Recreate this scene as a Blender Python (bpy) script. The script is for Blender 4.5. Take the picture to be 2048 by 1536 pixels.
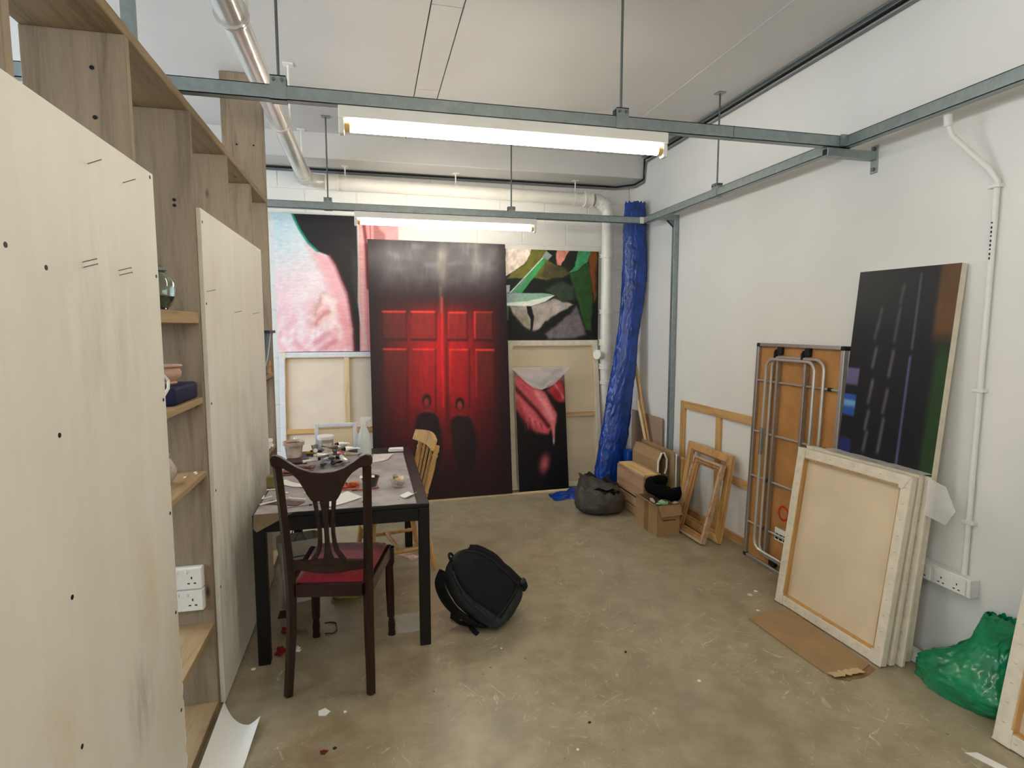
import bpy, bmesh, math, random
import numpy as np
from mathutils import Vector, Matrix, Euler, noise

for o in list(bpy.data.objects):
    bpy.data.objects.remove(o, do_unlink=True)
S = bpy.context.scene
COL = S.collection
RAD = math.radians

# ------------------------------------------------------------------ camera
cam_d = bpy.data.cameras.new('camera'); cam = bpy.data.objects.new('camera', cam_d); COL.objects.link(cam)
cam_d.sensor_width = 36.0; cam_d.lens = 1165.0 / 2048.0 * 36.0; cam_d.clip_start = 0.02
cam.location = (0, 0, 1.55)
cam.rotation_euler = (RAD(90 - 5.589), 0, RAD(-13.545))
S.camera = cam

# ------------------------------------------------------------------ world: daylight beyond the windows
w = bpy.data.worlds.new('daylight'); S.world = w; w.use_nodes = True
bg = w.node_tree.nodes['Background']
bg.inputs[0].default_value = (0.72, 0.86, 1.0, 1); bg.inputs[1].default_value = 4.6
DAY_PORTALS = [((-3.58, 3.5, 1.9), (0, RAD(-90), 0), 1.5, 3.0), ((-3.58, -0.6, 1.9), (0, RAD(-90), 0), 1.5, 3.0)]
for i, (lc, rt, sx, sy) in enumerate(DAY_PORTALS):
    ld = bpy.data.lights.new('window_portal', 'AREA'); ld.shape = 'RECTANGLE'; ld.size = sx; ld.size_y = sy
    ld.cycles.is_portal = True
    lo = bpy.data.objects.new('window_portal', ld); COL.objects.link(lo); lo.location = lc; lo.rotation_euler = rt
TUBE_STRENGTH = 26.0
S.view_settings.view_transform = 'Standard'; S.view_settings.look = 'None'
S.view_settings.exposure = 0.95; S.view_settings.gamma = 1.0; S.view_settings.use_curve_mapping = False

# ------------------------------------------------------------------ colour + material helpers
def lin(c):
    r = []
    for x in c[:3]:
        x = x / 255.0
        r.append(x / 12.92 if x <= 0.04045 else ((x + 0.055) / 1.055) ** 2.4)
    return tuple(r) + (1.0,)
MATS = {}
def base_mat(name):
    m = bpy.data.materials.new(name); m.use_nodes = True
    nt = m.node_tree; bs = nt.nodes['Principled BSDF']
    return m, nt, bs
def N(nt, t, **kw):
    n = nt.nodes.new(t)
    for k, v in kw.items():
        if k in ('operation', 'blend_type', 'data_type', 'wave_type', 'bands_direction', 'feature', 'attribute_name', 'clamp', 'distance', 'noise_dimensions'):
            setattr(n, k, v)
        else:
            n.inputs[k].default_value = v
    return n
def coords(nt, scale=(1, 1, 1), world=False, rot=(0, 0, 0)):
    if world:
        g = nt.nodes.new('ShaderNodeNewGeometry'); out = g.outputs['Position']
    else:
        g = nt.nodes.new('ShaderNodeTexCoord'); out = g.outputs['Object']
    mp = nt.nodes.new('ShaderNodeMapping'); mp.inputs['Scale'].default_value = scale; mp.inputs['Rotation'].default_value = rot
    nt.links.new(out, mp.inputs['Vector']); return mp.outputs['Vector']
def ramp(nt, fac, stops):
    r = nt.nodes.new('ShaderNodeValToRGB')
    while len(r.color_ramp.elements) < len(stops): r.color_ramp.elements.new(0.5)
    for e, (p, c) in zip(r.color_ramp.elements, stops):
        e.position = p; e.color = c if len(c) == 4 else lin(c)
    nt.links.new(fac, r.inputs[0]); return r.outputs[0]
def mixc(nt, fac, a, b, mode='MIX'):
    m = nt.nodes.new('ShaderNodeMix'); m.data_type = 'RGBA'; m.blend_type = mode
    for sock, val in ((m.inputs[0], fac), (m.inputs[6], a), (m.inputs[7], b)):
        if hasattr(val, 'is_linked') or hasattr(val, 'links'): nt.links.new(val, sock)
        else: sock.default_value = val if not isinstance(val, tuple) or len(val) == 4 else lin(val)
    return m.outputs[2]
def bump(nt, bs, h, strength, dist=0.01):
    b = nt.nodes.new('ShaderNodeBump'); b.inputs['Strength'].default_value = strength; b.inputs['Distance'].default_value = dist
    nt.links.new(h, b.inputs['Height']); nt.links.new(b.outputs[0], bs.inputs['Normal'])
def mat(name, c, rough=0.6, metal=0.0, var=0.08, vs=8.0, bmp=0.0, bs_=60.0, world=False, spec=0.4, coat=0.0, stretch=(1, 1, 1), c2=None, alpha=1.0, trans=0.0, ior=1.45, sheen=0.0):
    if name in MATS: return MATS[name]
    m, nt, bs = base_mat(name)
    v = coords(nt, stretch, world)
    n = N(nt, 'ShaderNodeTexNoise', Scale=vs, Detail=6.0, Roughness=0.6); nt.links.new(v, n.inputs['Vector'])
    lc = lin(c)
    d = tuple(max(0, x * (1 - var * 2)) for x in lc[:3]) + (1,)
    u = tuple(min(1, x * (1 + var * 2)) for x in lc[:3]) + (1,)
    if c2: d = lin(c2)
    col = ramp(nt, n.outputs[0], [(0.3, d), (0.7, u)])
    nt.links.new(col, bs.inputs['Base Color'])
    bs.inputs['Roughness'].default_value = rough; bs.inputs['Metallic'].default_value = metal
    bs.inputs['Specular IOR Level'].default_value = spec; bs.inputs['Coat Weight'].default_value = coat
    bs.inputs['Alpha'].default_value = alpha; bs.inputs['Transmission Weight'].default_value = trans; bs.inputs['IOR'].default_value = ior
    bs.inputs['Sheen Weight'].default_value = sheen
    if bmp:
        n2 = N(nt, 'ShaderNodeTexNoise', Scale=bs_, Detail=4.0); nt.links.new(v, n2.inputs['Vector'])
        bump(nt, bs, n2.outputs[0], bmp, 0.005)
    MATS[name] = m; return m
def wood(name, c, cd, axis='Z', rough=0.55, scale=1.0, knots=True, coat=0.0):
    if name in MATS: return MATS[name]
    m, nt, bs = base_mat(name)
    st = {'X': (1.2, 14, 14), 'Y': (14, 1.2, 14), 'Z': (14, 14, 1.2)}[axis]
    v = coords(nt, tuple(s * scale for s in st))
    n = N(nt, 'ShaderNodeTexNoise', Scale=1.6, Detail=8.0, Roughness=0.65, Distortion=0.6); nt.links.new(v, n.inputs['Vector'])
    v2 = coords(nt, tuple(s * scale * 3 for s in st))
    n2 = N(nt, 'ShaderNodeTexNoise', Scale=5.0, Detail=3.0); nt.links.new(v2, n2.inputs['Vector'])
    col = ramp(nt, n.outputs[0], [(0.32, cd), (0.5, c), (0.72, tuple(min(255, x * 1.07) for x in c))])
    col = mixc(nt, 0.18, col, ramp(nt, n2.outputs[0], [(0.35, cd), (0.6, c)]))
    if knots:
        v3 = coords(nt, {'X': (2.2, 6, 6), 'Y': (6, 2.2, 6), 'Z': (6, 6, 2.2)}[axis])
        vo = N(nt, 'ShaderNodeTexVoronoi', Scale=1.0); nt.links.new(v3, vo.inputs['Vector'])
        k = ramp(nt, vo.outputs['Distance'], [(0.02, (1, 1, 1, 1)), (0.075, (0, 0, 0, 1))])
        col = mixc(nt, k, col, tuple(x * 0.45 for x in cd))
    nt.links.new(col, bs.inputs['Base Color'])
    bs.inputs['Roughness'].default_value = rough; bs.inputs['Specular IOR Level'].default_value = 0.35; bs.inputs['Coat Weight'].default_value = coat
    bump(nt, bs, n.outputs[0], 0.08, 0.004)
    MATS[name] = m; return m
def paint_mat(name, rough=0.5):
    if name in MATS: return MATS[name]
    m, nt, bs = base_mat(name)
    a = nt.nodes.new('ShaderNodeAttribute'); a.attribute_name = 'Col'
    nt.links.new(a.outputs['Color'], bs.inputs['Base Color'])
    v = coords(nt); n = N(nt, 'ShaderNodeTexNoise', Scale=300.0, Detail=2.0); nt.links.new(v, n.inputs['Vector'])
    bump(nt, bs, n.outputs[0], 0.08, 0.002)
    bs.inputs['Roughness'].default_value = rough; bs.inputs['Specular IOR Level'].default_value = 0.3
    MATS[name] = m; return m
def emit_mat(name, c, s):
    m, nt, bs = base_mat(name)
    bs.inputs['Base Color'].default_value = c; bs.inputs['Emission Color'].default_value = c; bs.inputs['Emission Strength'].default_value = s
    MATS[name] = m; return m

# ------------------------------------------------------------------ mesh builder
MW = {}
class MB:
    def __init__(s): s.v = []; s.f = []; s.col = None
    def add(s, vs, fs):
        o = len(s.v); s.v += [tuple(p) for p in vs]; s.f += [tuple(i + o for i in f) for f in fs]; return s
    def box(s, x0, x1, y0, y1, z0, z1, m=None):
        vs = [(x0, y0, z0), (x1, y0, z0), (x1, y1, z0), (x0, y1, z0), (x0, y0, z1), (x1, y0, z1), (x1, y1, z1), (x0, y1, z1)]
        if m is not None: vs = [m @ Vector(p) for p in vs]
        return s.add(vs, [(0, 3, 2, 1), (4, 5, 6, 7), (0, 1, 5, 4), (1, 2, 6, 5), (2, 3, 7, 6), (3, 0, 4, 7)])
    def bar(s, a, b, wx, wy, up=(0, 0, 1)):
        a = Vector(a); b = Vector(b); d = (b - a); L = d.length; d.normalize()
        u = Vector(up)
        if abs(d.dot(u)) > 0.98: u = Vector((0, 1, 0))
        x = d.cross(u).normalized(); y = x.cross(d).normalized()
        m = Matrix((x, y, d)).transposed().to_4x4(); m.translation = a
        return s.box(-wx / 2, wx / 2, -wy / 2, wy / 2, 0, L, m)
    def tube(s, path, r, n=10, closed=False, caps=True, flat=None, up=None):
        P = [Vector(p) for p in path]; k = len(P)
        rs = r if isinstance(r, (list, tuple)) else [r] * k
        ts = []
        for i in range(k):
            if closed: t = P[(i + 1) % k] - P[i - 1]
            else: t = P[min(i + 1, k - 1)] - P[max(i - 1, 0)]
            ts.append(t.normalized() if t.length > 1e-9 else Vector((0, 0, 1)))
        nrm = Vector(up) if up else (Vector((0, 0, 1)) if abs(ts[0].z) < 0.9 else Vector((1, 0, 0)))
        vs = []
        for i in range(k):
            nrm = (nrm - ts[i] * nrm.dot(ts[i]))
            if nrm.length < 1e-6: nrm = ts[i].orthogonal()
            nrm.normalize(); b = ts[i].cross(nrm)
            fx, fy = flat if flat else (1, 1)
            for j in range(n):
                a = 2 * math.pi * (j + 0.5) / n
                vs.append(P[i] + (nrm * math.cos(a) * fx + b * math.sin(a) * fy) * rs[i])
        fs = []
        for i in range(k if closed else k - 1):
            for j in range(n):
                a = i * n + j; b_ = i * n + (j + 1) % n; c = ((i + 1) % k) * n + (j + 1) % n; d = ((i + 1) % k) * n + j
                fs.append((a, b_, c, d))
        if caps and not closed:
            fs.append(tuple(reversed(range(n)))); fs.append(tuple(range((k - 1) * n, k * n)))
        return s.add(vs, fs)
    def lathe(s, prof, n=24, c=(0, 0, 0), sx=1, sy=1):
        vs = []; fs = []; k = len(prof)
        for (r, z) in prof:
            for j in range(n):
                a = 2 * math.pi * j / n
                vs.append((c[0] + r * sx * math.cos(a), c[1] + r * sy * math.sin(a), c[2] + z))
        for i in range(k - 1):
            for j in range(n):
                fs.append((i * n + j, i * n + (j + 1) % n, (i + 1) * n + (j + 1) % n, (i + 1) * n + j))
        if prof[0][0] > 1e-5: fs.append(tuple(reversed(range(n))))
        if prof[-1][0] > 1e-5: fs.append(tuple(range((k - 1) * n, k * n)))
        return s.add(vs, fs)
    def prism(s, poly, fn, d0, d1):
        k = len(poly)
        vs = [fn(p, d0) for p in poly] + [fn(p, d1) for p in poly]
        fs = [tuple(range(k)), tuple(reversed(range(k, 2 * k)))] + [(i, i + k, (i + 1) % k + k, (i + 1) % k) for i in range(k)]
        return s.add(vs, fs)
    def grid(s, nu, nv, fn, closed_u=False):
        vs = [fn(i / (nu if closed_u else nu - 1), j / (nv - 1)) for j in range(nv) for i in range(nu)]
        fs = []
        for j in range(nv - 1):
            for i in range(nu if closed_u else nu - 1):
                a = j * nu + i; b = j * nu + (i + 1) % nu
                fs.append((a, b, b + nu, a + nu))
        return s.add(vs, fs)
    def slab(s, nu, nv, fn, t):
        """thin sheet with thickness t along local normal approx"""
        s.grid(nu, nv, fn)
        return s
    def build(s, name, material, parent=None, smooth=False, bevel=0.0, seg=1, world=False, solid=0.0, recalc=True, label=None, keep=False):
        me = bpy.data.meshes.new(name)
        V = [Vector(p) for p in s.v]
        o = bpy.data.objects.new(name, me)
        if parent is not None:
            if world:
                inv = MW[parent].inverted(); V = [inv @ p for p in V]
            MW[o] = MW[parent]
        else:
            if not keep:
                mn = [min(p[i] for p in V) for i in range(3)]; mx = [max(p[i] for p in V) for i in range(3)]
                c = Vector(((mn[0] + mx[0]) / 2, (mn[1] + mx[1]) / 2, mn[2]))
                V = [p - c for p in V]; o.location = c
                MW[o] = Matrix.Translation(c)
            else: MW[o] = Matrix.Identity(4)
        me.from_pydata([tuple(p) for p in V], [], s.f)
        if recalc or bevel or solid:
            bm = bmesh.new(); bm.from_mesh(me)
            if recalc: bmesh.ops.recalc_face_normals(bm, faces=bm.faces)
            if bevel:
                ed = [e for e in bm.edges if len(e.link_faces) == 2 and e.calc_face_angle(0) > 0.6]
                bmesh.ops.bevel(bm, geom=ed, offset=bevel, segments=seg, affect='EDGES', profile=0.5)
            if solid:
                bmesh.ops.solidify(bm, geom=bm.faces[:], thickness=solid)
            bm.to_mesh(me); bm.free()
        if smooth:
            me.polygons.foreach_set('use_smooth', [True] * len(me.polygons))
            try: me.set_sharp_from_angle(angle=RAD(smooth if smooth > 1 else 40))
            except Exception: pass
        me.materials.append(material)
        COL.objects.link(o)
        if parent is not None: o.parent = parent
        if label: o['label'] = label
        return o
def tag(o, label, cat, group=None):
    o['label'] = label; o['category'] = cat
    if group: o['group'] = group
    return o
def thing(name, label, cat, loc=(0, 0, 0), rot=(0, 0, 0), group=None):
    o = bpy.data.objects.new(name, None); COL.objects.link(o); o.empty_display_size = 0.1
    o.location = loc; o.rotation_euler = rot
    m = Euler(rot).to_matrix().to_4x4(); m.translation = Vector(loc); MW[o] = m
    return tag(o, label, cat, group)
def struct(o):
    o['kind'] = 'structure'; return o
def settle(root, z=0.0):
    mn = 1e9
    R = root.rotation_euler.to_matrix()
    def rec(o):
        nonlocal mn
        for c in o.children:
            if c.type == 'MESH':
                for v in c.data.vertices: mn = min(mn, (R @ v.co).z)
            rec(c)
    rec(root)
    root.location.z = z - mn
def copy_tree(o, parent=None):
    c = o.copy(); COL.objects.link(c); c.parent = parent
    for ch in list(o.children): copy_tree(ch, c)
    return c
def fbm(p, o=4):
    return noise.fractal(Vector(p), 1.0, 2.0, o, noise_basis='PERLIN_ORIGINAL')

def smoothpath(P, n=26):
    P = [Vector(p) for p in P]; out = []
    for k in range(n + 1):
        t = k / n * (len(P) - 1); i_ = min(int(t), len(P) - 2); f = t - i_
        p0, p1, p2, p3 = P[max(i_ - 1, 0)], P[i_], P[i_ + 1], P[min(i_ + 2, len(P) - 1)]
        out.append(0.5 * ((2 * p1) + (p2 - p0) * f + (2 * p0 - 5 * p1 + 4 * p2 - p3) * f * f + (3 * p1 - p0 - 3 * p2 + p3) * f ** 3))
    return out
# ------------------------------------------------------------------ materials
def floor_material():
    m, nt, bs = base_mat('concrete_floor')
    v = coords(nt, world=True)
    def nz(sc, det=6.0, st=None, dist=0.0):
        vv = coords(nt, st, world=True) if st else v
        n = N(nt, 'ShaderNodeTexNoise', Scale=sc, Detail=det, Roughness=0.6, Distortion=dist); nt.links.new(vv, n.inputs['Vector']); return n.outputs[0]
    c = ramp(nt, nz(0.9, 5), [(0.32, (134, 123, 99)), (0.5, (154, 142, 116)), (0.7, (171, 159, 132))])
    c = mixc(nt, 0.4, c, ramp(nt, nz(7, 8), [(0.35, (128, 115, 91)), (0.65, (180, 169, 143))]))
    # brown stains
    st = ramp(nt, nz(1.4, 4), [(0.56, (0, 0, 0, 1)), (0.72, (1, 1, 1, 1))])
    c = mixc(nt, mixc(nt, 0.4, (0, 0, 0, 1), st), c, (124, 98, 70))
    # scratchy pale paint scuffs, in several directions, only inside patches
    pat = ramp(nt, nz(1.9, 4), [(0.42, (0.05, 0.05, 0.05, 1)), (0.62, (1, 1, 1, 1))])
    def rz(sc, st, ang, dist):
        n = N(nt, 'ShaderNodeTexNoise', Scale=sc, Detail=7.0, Roughness=0.68, Distortion=dist)
        mp = nt.nodes.new('ShaderNodeMapping'); mp.inputs['Scale'].default_value = st; nt.links.new(coords(nt, (1, 1, 1), True, (0, 0, ang)), mp.inputs['Vector'])
        nt.links.new(mp.outputs[0], n.inputs['Vector']); return n.outputs[0]
    for ang, thr in ((0.3, 0.61), (1.1, 0.61), (2.0, 0.62), (2.7, 0.62)):
        s_ = ramp(nt, rz(2.4, (13 + 3 * ang, 3.2, 1), ang, 1.0), [(thr, (0, 0, 0, 1)), (thr + 0.08, (1, 1, 1, 1))])
        k = mixc(nt, 1.0, pat, s_, 'MULTIPLY'); k = mixc(nt, 1.0, k, (0.75, 0.75, 0.75, 1), 'MULTIPLY')
        c = mixc(nt, k, c, (226, 217, 194))
    # dark specks and crumbs of dirt
    vo = N(nt, 'ShaderNodeTexVoronoi', Scale=11.0, Randomness=1.0); nt.links.new(coords(nt, world=True), vo.inputs['Vector'])
    sp = ramp(nt, vo.outputs['Distance'], [(0.035, (1, 1, 1, 1)), (0.075, (0, 0, 0, 1))])
    sp = mixc(nt, 1.0, sp, ramp(nt, nz(5.0, 3), [(0.50, (0, 0, 0, 1)), (0.56, (0.9, 0.9, 0.9, 1))]), 'MULTIPLY')
    c = mixc(nt, sp, c, (64, 50, 40))
    g = nt.nodes.new('ShaderNodeNewGeometry')
    for ctr, rad in (((-0.22, 2.10, 0), (0.34, 0.26, 1)), ((0.12, 2.62, 0), (0.22, 0.22, 1))):
        s1 = nt.nodes.new('ShaderNodeVectorMath'); s1.operation = 'SUBTRACT'; s1.inputs[1].default_value = ctr; nt.links.new(g.outputs['Position'], s1.inputs[0])
        s2 = nt.nodes.new('ShaderNodeVectorMath'); s2.operation = 'DIVIDE'; s2.inputs[1].default_value = rad; nt.links.new(s1.outputs[0], s2.inputs[0])
        s3 = nt.nodes.new('ShaderNodeVectorMath'); s3.operation = 'LENGTH'; nt.links.new(s2.outputs[0], s3.inputs[0])
        k = mixc(nt, 1.0, ramp(nt, s3.outputs['Value'], [(0.1, (1, 1, 1, 1)), (1.0, (0, 0, 0, 1))]), ramp(nt, nz(6, 5), [(0.35, (0, 0, 0, 1)), (0.65, (0.6, 0.6, 0.6, 1))]), 'MULTIPLY')
        c = mixc(nt, k, c, (118, 80, 52))
    nt.links.new(c, bs.inputs['Base Color'])
    bs.inputs['Roughness'].default_value = 0.34
    bs.inputs['Specular IOR Level'].default_value = 0.65
    return m
def wall_material(name, c, dirt=0.5):
    m, nt, bs = base_mat(name)
    v = coords(nt, world=True)
    n = N(nt, 'ShaderNodeTexNoise', Scale=1.1, Detail=5.0); nt.links.new(v, n.inputs['Vector'])
    col = ramp(nt, n.outputs[0], [(0.3, tuple(x * 0.965 for x in c)), (0.65, c)])
    n3 = N(nt, 'ShaderNodeTexNoise', Scale=9.0, Detail=8.0, Roughness=0.7); nt.links.new(coords(nt, (0.25, 0.25, 1.3), world=True), n3.inputs['Vector'])
    k = ramp(nt, n3.outputs[0], [(0.70, (0, 0, 0, 1)), (0.78, (dirt * 0.5, dirt * 0.5, dirt * 0.5, 1))])
    col = mixc(nt, k, col, tuple(x * 0.75 for x in c))
    nt.links.new(col, bs.inputs['Base Color']); bs.inputs['Roughness'].default_value = 0.62; bs.inputs['Specular IOR Level'].default_value = 0.3
    n2 = N(nt, 'ShaderNodeTexNoise', Scale=55.0, Detail=5.0); nt.links.new(v, n2.inputs['Vector'])
    bump(nt, bs, n2.outputs[0], 0.10, 0.003)
    MATS[name] = m; return m
M_FLOOR = floor_material()
M_WALL = wall_material('white_wall_paint', (236, 234, 229))
M_BLOCK = wall_material('white_block_paint', (236, 235, 231), 0.3)
M_CEIL = wall_material('ceiling_paint', (210, 208, 206), 0.35)
M_GALV = mat('galvanised_steel', (150, 160, 160), 0.42, 0.75, 0.06, 30, spec=0.5)
M_GALVD = mat('steel_fixings', (120, 125, 125), 0.35, 0.9, 0.05)
M_PVC = mat('white_plastic_pipe', (232, 229, 221), 0.28, 0, 0.03, 6, spec=0.5)
M_SILV = mat('silvery_lit_pipe', (205, 203, 198), 0.16, 0.15, 0.03, 5, spec=0.7, coat=0.4)  # white plastic pipe, its silvery look under light put into the base colour
M_WPL = mat('white_plastic', (232, 230, 224), 0.35, 0, 0.02)
M_BLACKCABLE = mat('black_rubber', (16, 16, 18), 0.5, 0, 0.1)
M_SHELF = wood('weathered_shelf_wood', (146, 129, 108), (114, 99, 81), 'Z', 0.75)
M_SHELFH = wood('shelf_board_wood', (166, 140, 104), (132, 108, 76), 'Y', 0.7)
M_PINE = wood('pine_wood', (205, 164, 106), (170, 122, 66), 'Z', 0.45)
M_PINEX = wood('pine_bar_across', (205, 164, 108), (172, 126, 70), 'X', 0.45)
M_PALEZ = wood('pale_stretcher_wood', (222, 198, 158), (196, 166, 122), 'Z', 0.55)
M_PALEX = wood('pale_stretcher_wood_across', (222, 198, 158), (196, 166, 122), 'X', 0.55)
M_CANV = mat('raw_cream_canvas', (226, 208, 178), 0.85, 0, 0.03, 4, bmp=0.15, bs_=400, spec=0.15)
M_PRIME = mat('primed_canvas_edge', (226, 216, 196), 0.8, 0, 0.05, 18, bmp=0.2, bs_=120, spec=0.15)
M_MAHOG = wood('dark_mahogany', (40, 15, 11), (16, 7, 6), 'Z', 0.28, knots=False, coat=0.25)
M_BLACKW = mat('black_brown_table', (14, 11, 12), 0.45, 0, 0.12, 20)
M_CARD = mat('brown_cardboard', (162, 133, 97), 0.8, 0, 0.06, 7, spec=0.15, bmp=0.1, bs_=90)
M_PAPER = mat('white_paper', (236, 235, 232), 0.75, 0, 0.02, 5, spec=0.2)
M_TISSUE = mat('tissue_paper', (240, 238, 236), 0.7, 0, 0.03, 7, alpha=0.52, spec=0.3)
# ================================================================== THE ROOM
XR, YB, YF, XL, ZC = 2.54, 5.535, -3.6, -3.6, 3.14
fl = MB().box(XL - 0.2, XR + 0.2, YF - 0.2, YB + 0.2, -0.1, 0).build('floor', M_FLOOR, keep=True); struct(fl)
# ceiling: dark backing plus precast slab panels with open joints
ce = struct(MB().box(XL - 0.2, XR + 0.2, YF - 0.2, YB + 0.2, ZC + 0.012, ZC + 0.15).build('ceiling', mat('dark_joint_backing', (70, 68, 66), 0.9), keep=True))
xb = [XL, -1.55, 0.325, 0.487, 2.05, XR]
for i in range(len(xb) - 1):
    ys = [YF, YB] if i != 2 else [YF, 0.6, 3.06, 4.12, YB]
    for j in range(len(ys) - 1):
        g = 0.0034
        MB().box(xb[i] + g, xb[i + 1] - g, ys[j] + g, ys[j + 1] - g, ZC, ZC + 0.014).build('slab_panel', M_CEIL, ce, world=True)
MB().box(2.043, 2.057, YF, 5.2, ZC - 0.0025, ZC + 0.004).build('filler_bead', M_CEIL, ce, world=True)
# downstand beam along the back wall
struct(MB().box(XL, XR, 5.2, YB + 0.05, 2.94, ZC + 0.01).build('trim_1', M_CEIL, bevel=0.006, keep=True))
# back wall with painted blocks
wb = struct(MB().box(XL - 0.2, XR + 0.2, YB + 0.006, YB + 0.2, 0, ZC).build('wall_back', M_BLOCK, keep=True))
def block_mesh(L, H):
    b = MB(); c = 0.005
    vs = [(0, 0.006, 0), (L, 0.006, 0), (L, 0.006, H), (0, 0.006, H), (c, 0, c), (L - c, 0, c), (L - c, 0, H - c), (c, 0, H - c)]
    b.add(vs, [(4, 5, 6, 7), (0, 1, 5, 4), (1, 2, 6, 5), (2, 3, 7, 6), (3, 0, 4, 7)])
    return b
BL, BH = 0.44, 0.2125
proto = {}
rng = random.Random(3)
for r in range(14):
    z0 = r * BH; x = XR + (0.22 if r % 2 else 0.0)
    while x > -1.9:
        x0 = x - BL; x1 = min(x, XR)
        key = round(x1 - x0, 3)
        if key not in proto:
            o = block_mesh(key - 0.006, BH - 0.006).build('brick', M_BLOCK, wb, world=True); proto[key] = o
        else:
            o = proto[key].copy(); COL.objects.link(o); o.parent = wb
        o.location = (x0 + 0.003, YB + rng.uniform(-0.0006, 0.0006), z0 + 0.003)
        x = x0
struct(MB().box(XR, XR + 0.2, YF - 0.2, YB, 0, ZC + 0.01).build('wall_right', M_WALL, keep=True))
struct(MB().box(XL, XR, YF - 0.2, YF, 0, ZC + 0.01).build('wall_front', M_WALL, keep=True))
# left wall of the neighbouring studio, with two windows
wl = MB(); ws = [(-2.1, 0.9), (2.0, 5.0)]
wl.box(XL - 0.2, XL, YF - 0.2, YB, 0, 1.15).box(XL - 0.2, XL, YF - 0.2, YB, 2.65, ZC + 0.01)
for a, b in ((YF - 0.2, -2.1), (0.9, 2.0), (5.0, YB)): wl.box(XL - 0.2, XL, a, b, 1.15, 2.65)
struct(wl.build('wall_left', M_WALL, keep=True))
gm = bpy.data.materials.new('window_glass'); gm.use_nodes = True; nt = gm.node_tree; nt.nodes.clear()
o_ = nt.nodes.new('ShaderNodeOutputMaterial'); mx_ = nt.nodes.new('ShaderNodeMixShader'); tr_ = nt.nodes.new('ShaderNodeBsdfTransparent'); gl_ = nt.nodes.new('ShaderNodeBsdfGlossy')
gl_.inputs['Roughness'].default_value = 0.02; mx_.inputs[0].default_value = 0.06
nt.links.new(tr_.outputs[0], mx_.inputs[1]); nt.links.new(gl_.outputs[0], mx_.inputs[2]); nt.links.new(mx_.outputs[0], o_.inputs[0])
for k, (a, b) in enumerate(ws):
    f = MB()
    for y in (a, (2 * a + b) / 3, (a + 2 * b) / 3, b): f.box(XL - 0.12, XL - 0.06, y - 0.025, y + 0.025, 1.15, 2.65)
    for z in (1.17, 2.63): f.box(XL - 0.12, XL - 0.06, a, b, z - 0.02, z + 0.02)
    wo = struct(f.build('window_%d' % (k + 1), M_WPL, keep=True))
    for q in range(3):
        y0 = a + (b - a) * q / 3
        MB().box(XL - 0.095, XL - 0.089, y0 + 0.025, y0 + (b - a) / 3 - 0.025, 1.19, 2.61).build('pane', gm, wo, world=True)

# ================================================================== STEEL GRID
def channel(x0, x1, y0, y1, z0, z1, axis, t=0.003):
    """hollow strut with a lipped open top"""
    m = MB()
    if axis == 'X':
        m.box(x0, x1, y0, y0 + t, z0, z1).box(x0, x1, y1 - t, y1, z0, z1).box(x0, x1, y0, y1, z0, z0 + t)
        m.box(x0, x1, y0, y0 + 0.011, z1 - t, z1).box(x0, x1, y1 - 0.011, y1, z1 - t, z1)
    else:
        m.box(x0, x0 + t, y0, y1, z0, z1).box(x1 - t, x1, y0, y1, z0, z1).box(x0, x1, y0, y1, z0, z0 + t)
        m.box(x0, x0 + 0.011, y0, y1, z1 - t, z1).box(x1 - 0.011, x1, y0, y1, z1 - t, z1)
    return m
ZB0, ZB1 = 2.447, 2.502
def saddle(root, x, y, axis, rod=True):
    s = MB(); e = 0.004; w = 0.041 / 2; hw = 0.030
    if axis == 'X':
        s.box(x - hw, x + hw, y - w - e, y - w, ZB0 - e, ZB1 + 0.035).box(x - hw, x + hw, y + w, y + w + e, ZB0 - e, ZB1 + 0.035)
        s.box(x - hw, x + hw, y - w - e, y + w + e, ZB0 - e, ZB0).box(x - hw, x + hw, y - w - e, y + w + e, ZB1 + 0.031, ZB1 + 0.035)
    else:
        s.box(x - w - e, x - w, y - hw, y + hw, ZB0 - e, ZB1 + 0.035).box(x + w, x + w + e, y - hw, y + hw, ZB0 - e, ZB1 + 0.035)
        s.box(x - w - e, x + w + e, y - hw, y + hw, ZB0 - e, ZB0).box(x - w - e, x + w + e, y - hw, y + hw, ZB1 + 0.031, ZB1 + 0.035)
    b = s.build('hanger_bracket', M_GALV, root, world=True)
    for k in (-1, 1):
        if axis == 'X': MB().tube([(x + k * 0.016, y - w - e - 0.006, ZB1 + 0.018), (x + k * 0.016, y - w - e, ZB1 + 0.018)], 0.007, 8).build('bolt', M_GALVD, b, world=True)
        else: MB().tube([(x - w - e - 0.006, y + k * 0.016, ZB1 + 0.018), (x - w - e, y + k * 0.016, ZB1 + 0.018)], 0.007, 8).build('bolt', M_GALVD, b, world=True)
    if rod:
        r = MB().tube([(x, y, ZB1 + 0.03), (x, y, ZC)], 0.006, 8).build('hanger_rod', M_GALVD, root, world=True)
        MB().box(x - 0.03, x + 0.03, y - 0.03, y + 0.03, ZC - 0.006, ZC).build('ceiling_plate', M_GALV, r, world=True)
XRAIL = 2.352
def beam(y, label, xs, rods):
    t = thing('steel_beam', label, 'beam', (0.9, y, ZB0))
    channel(xs[0], XRAIL + 0.02, y - 0.0205, y + 0.0205, ZB0, ZB1, 'X').build('channel', M_GALV, t, world=True)
    for x in rods: saddle(t, x, y, 'X')
    return t
YB1, YB2, YB0 = 2.572, 4.80, 0.34
b1 = beam(YB1, 'grey galvanised steel ceiling beam crossing over the tall shelving above the mahogany chair', (-3.4,), (-0.335, 1.13))
MB().box(-0.875, -0.834, YB1 - 0.0205, YB1 + 0.0205, ZB1, ZC).build('strut', M_GALV, b1, world=True)
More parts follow.
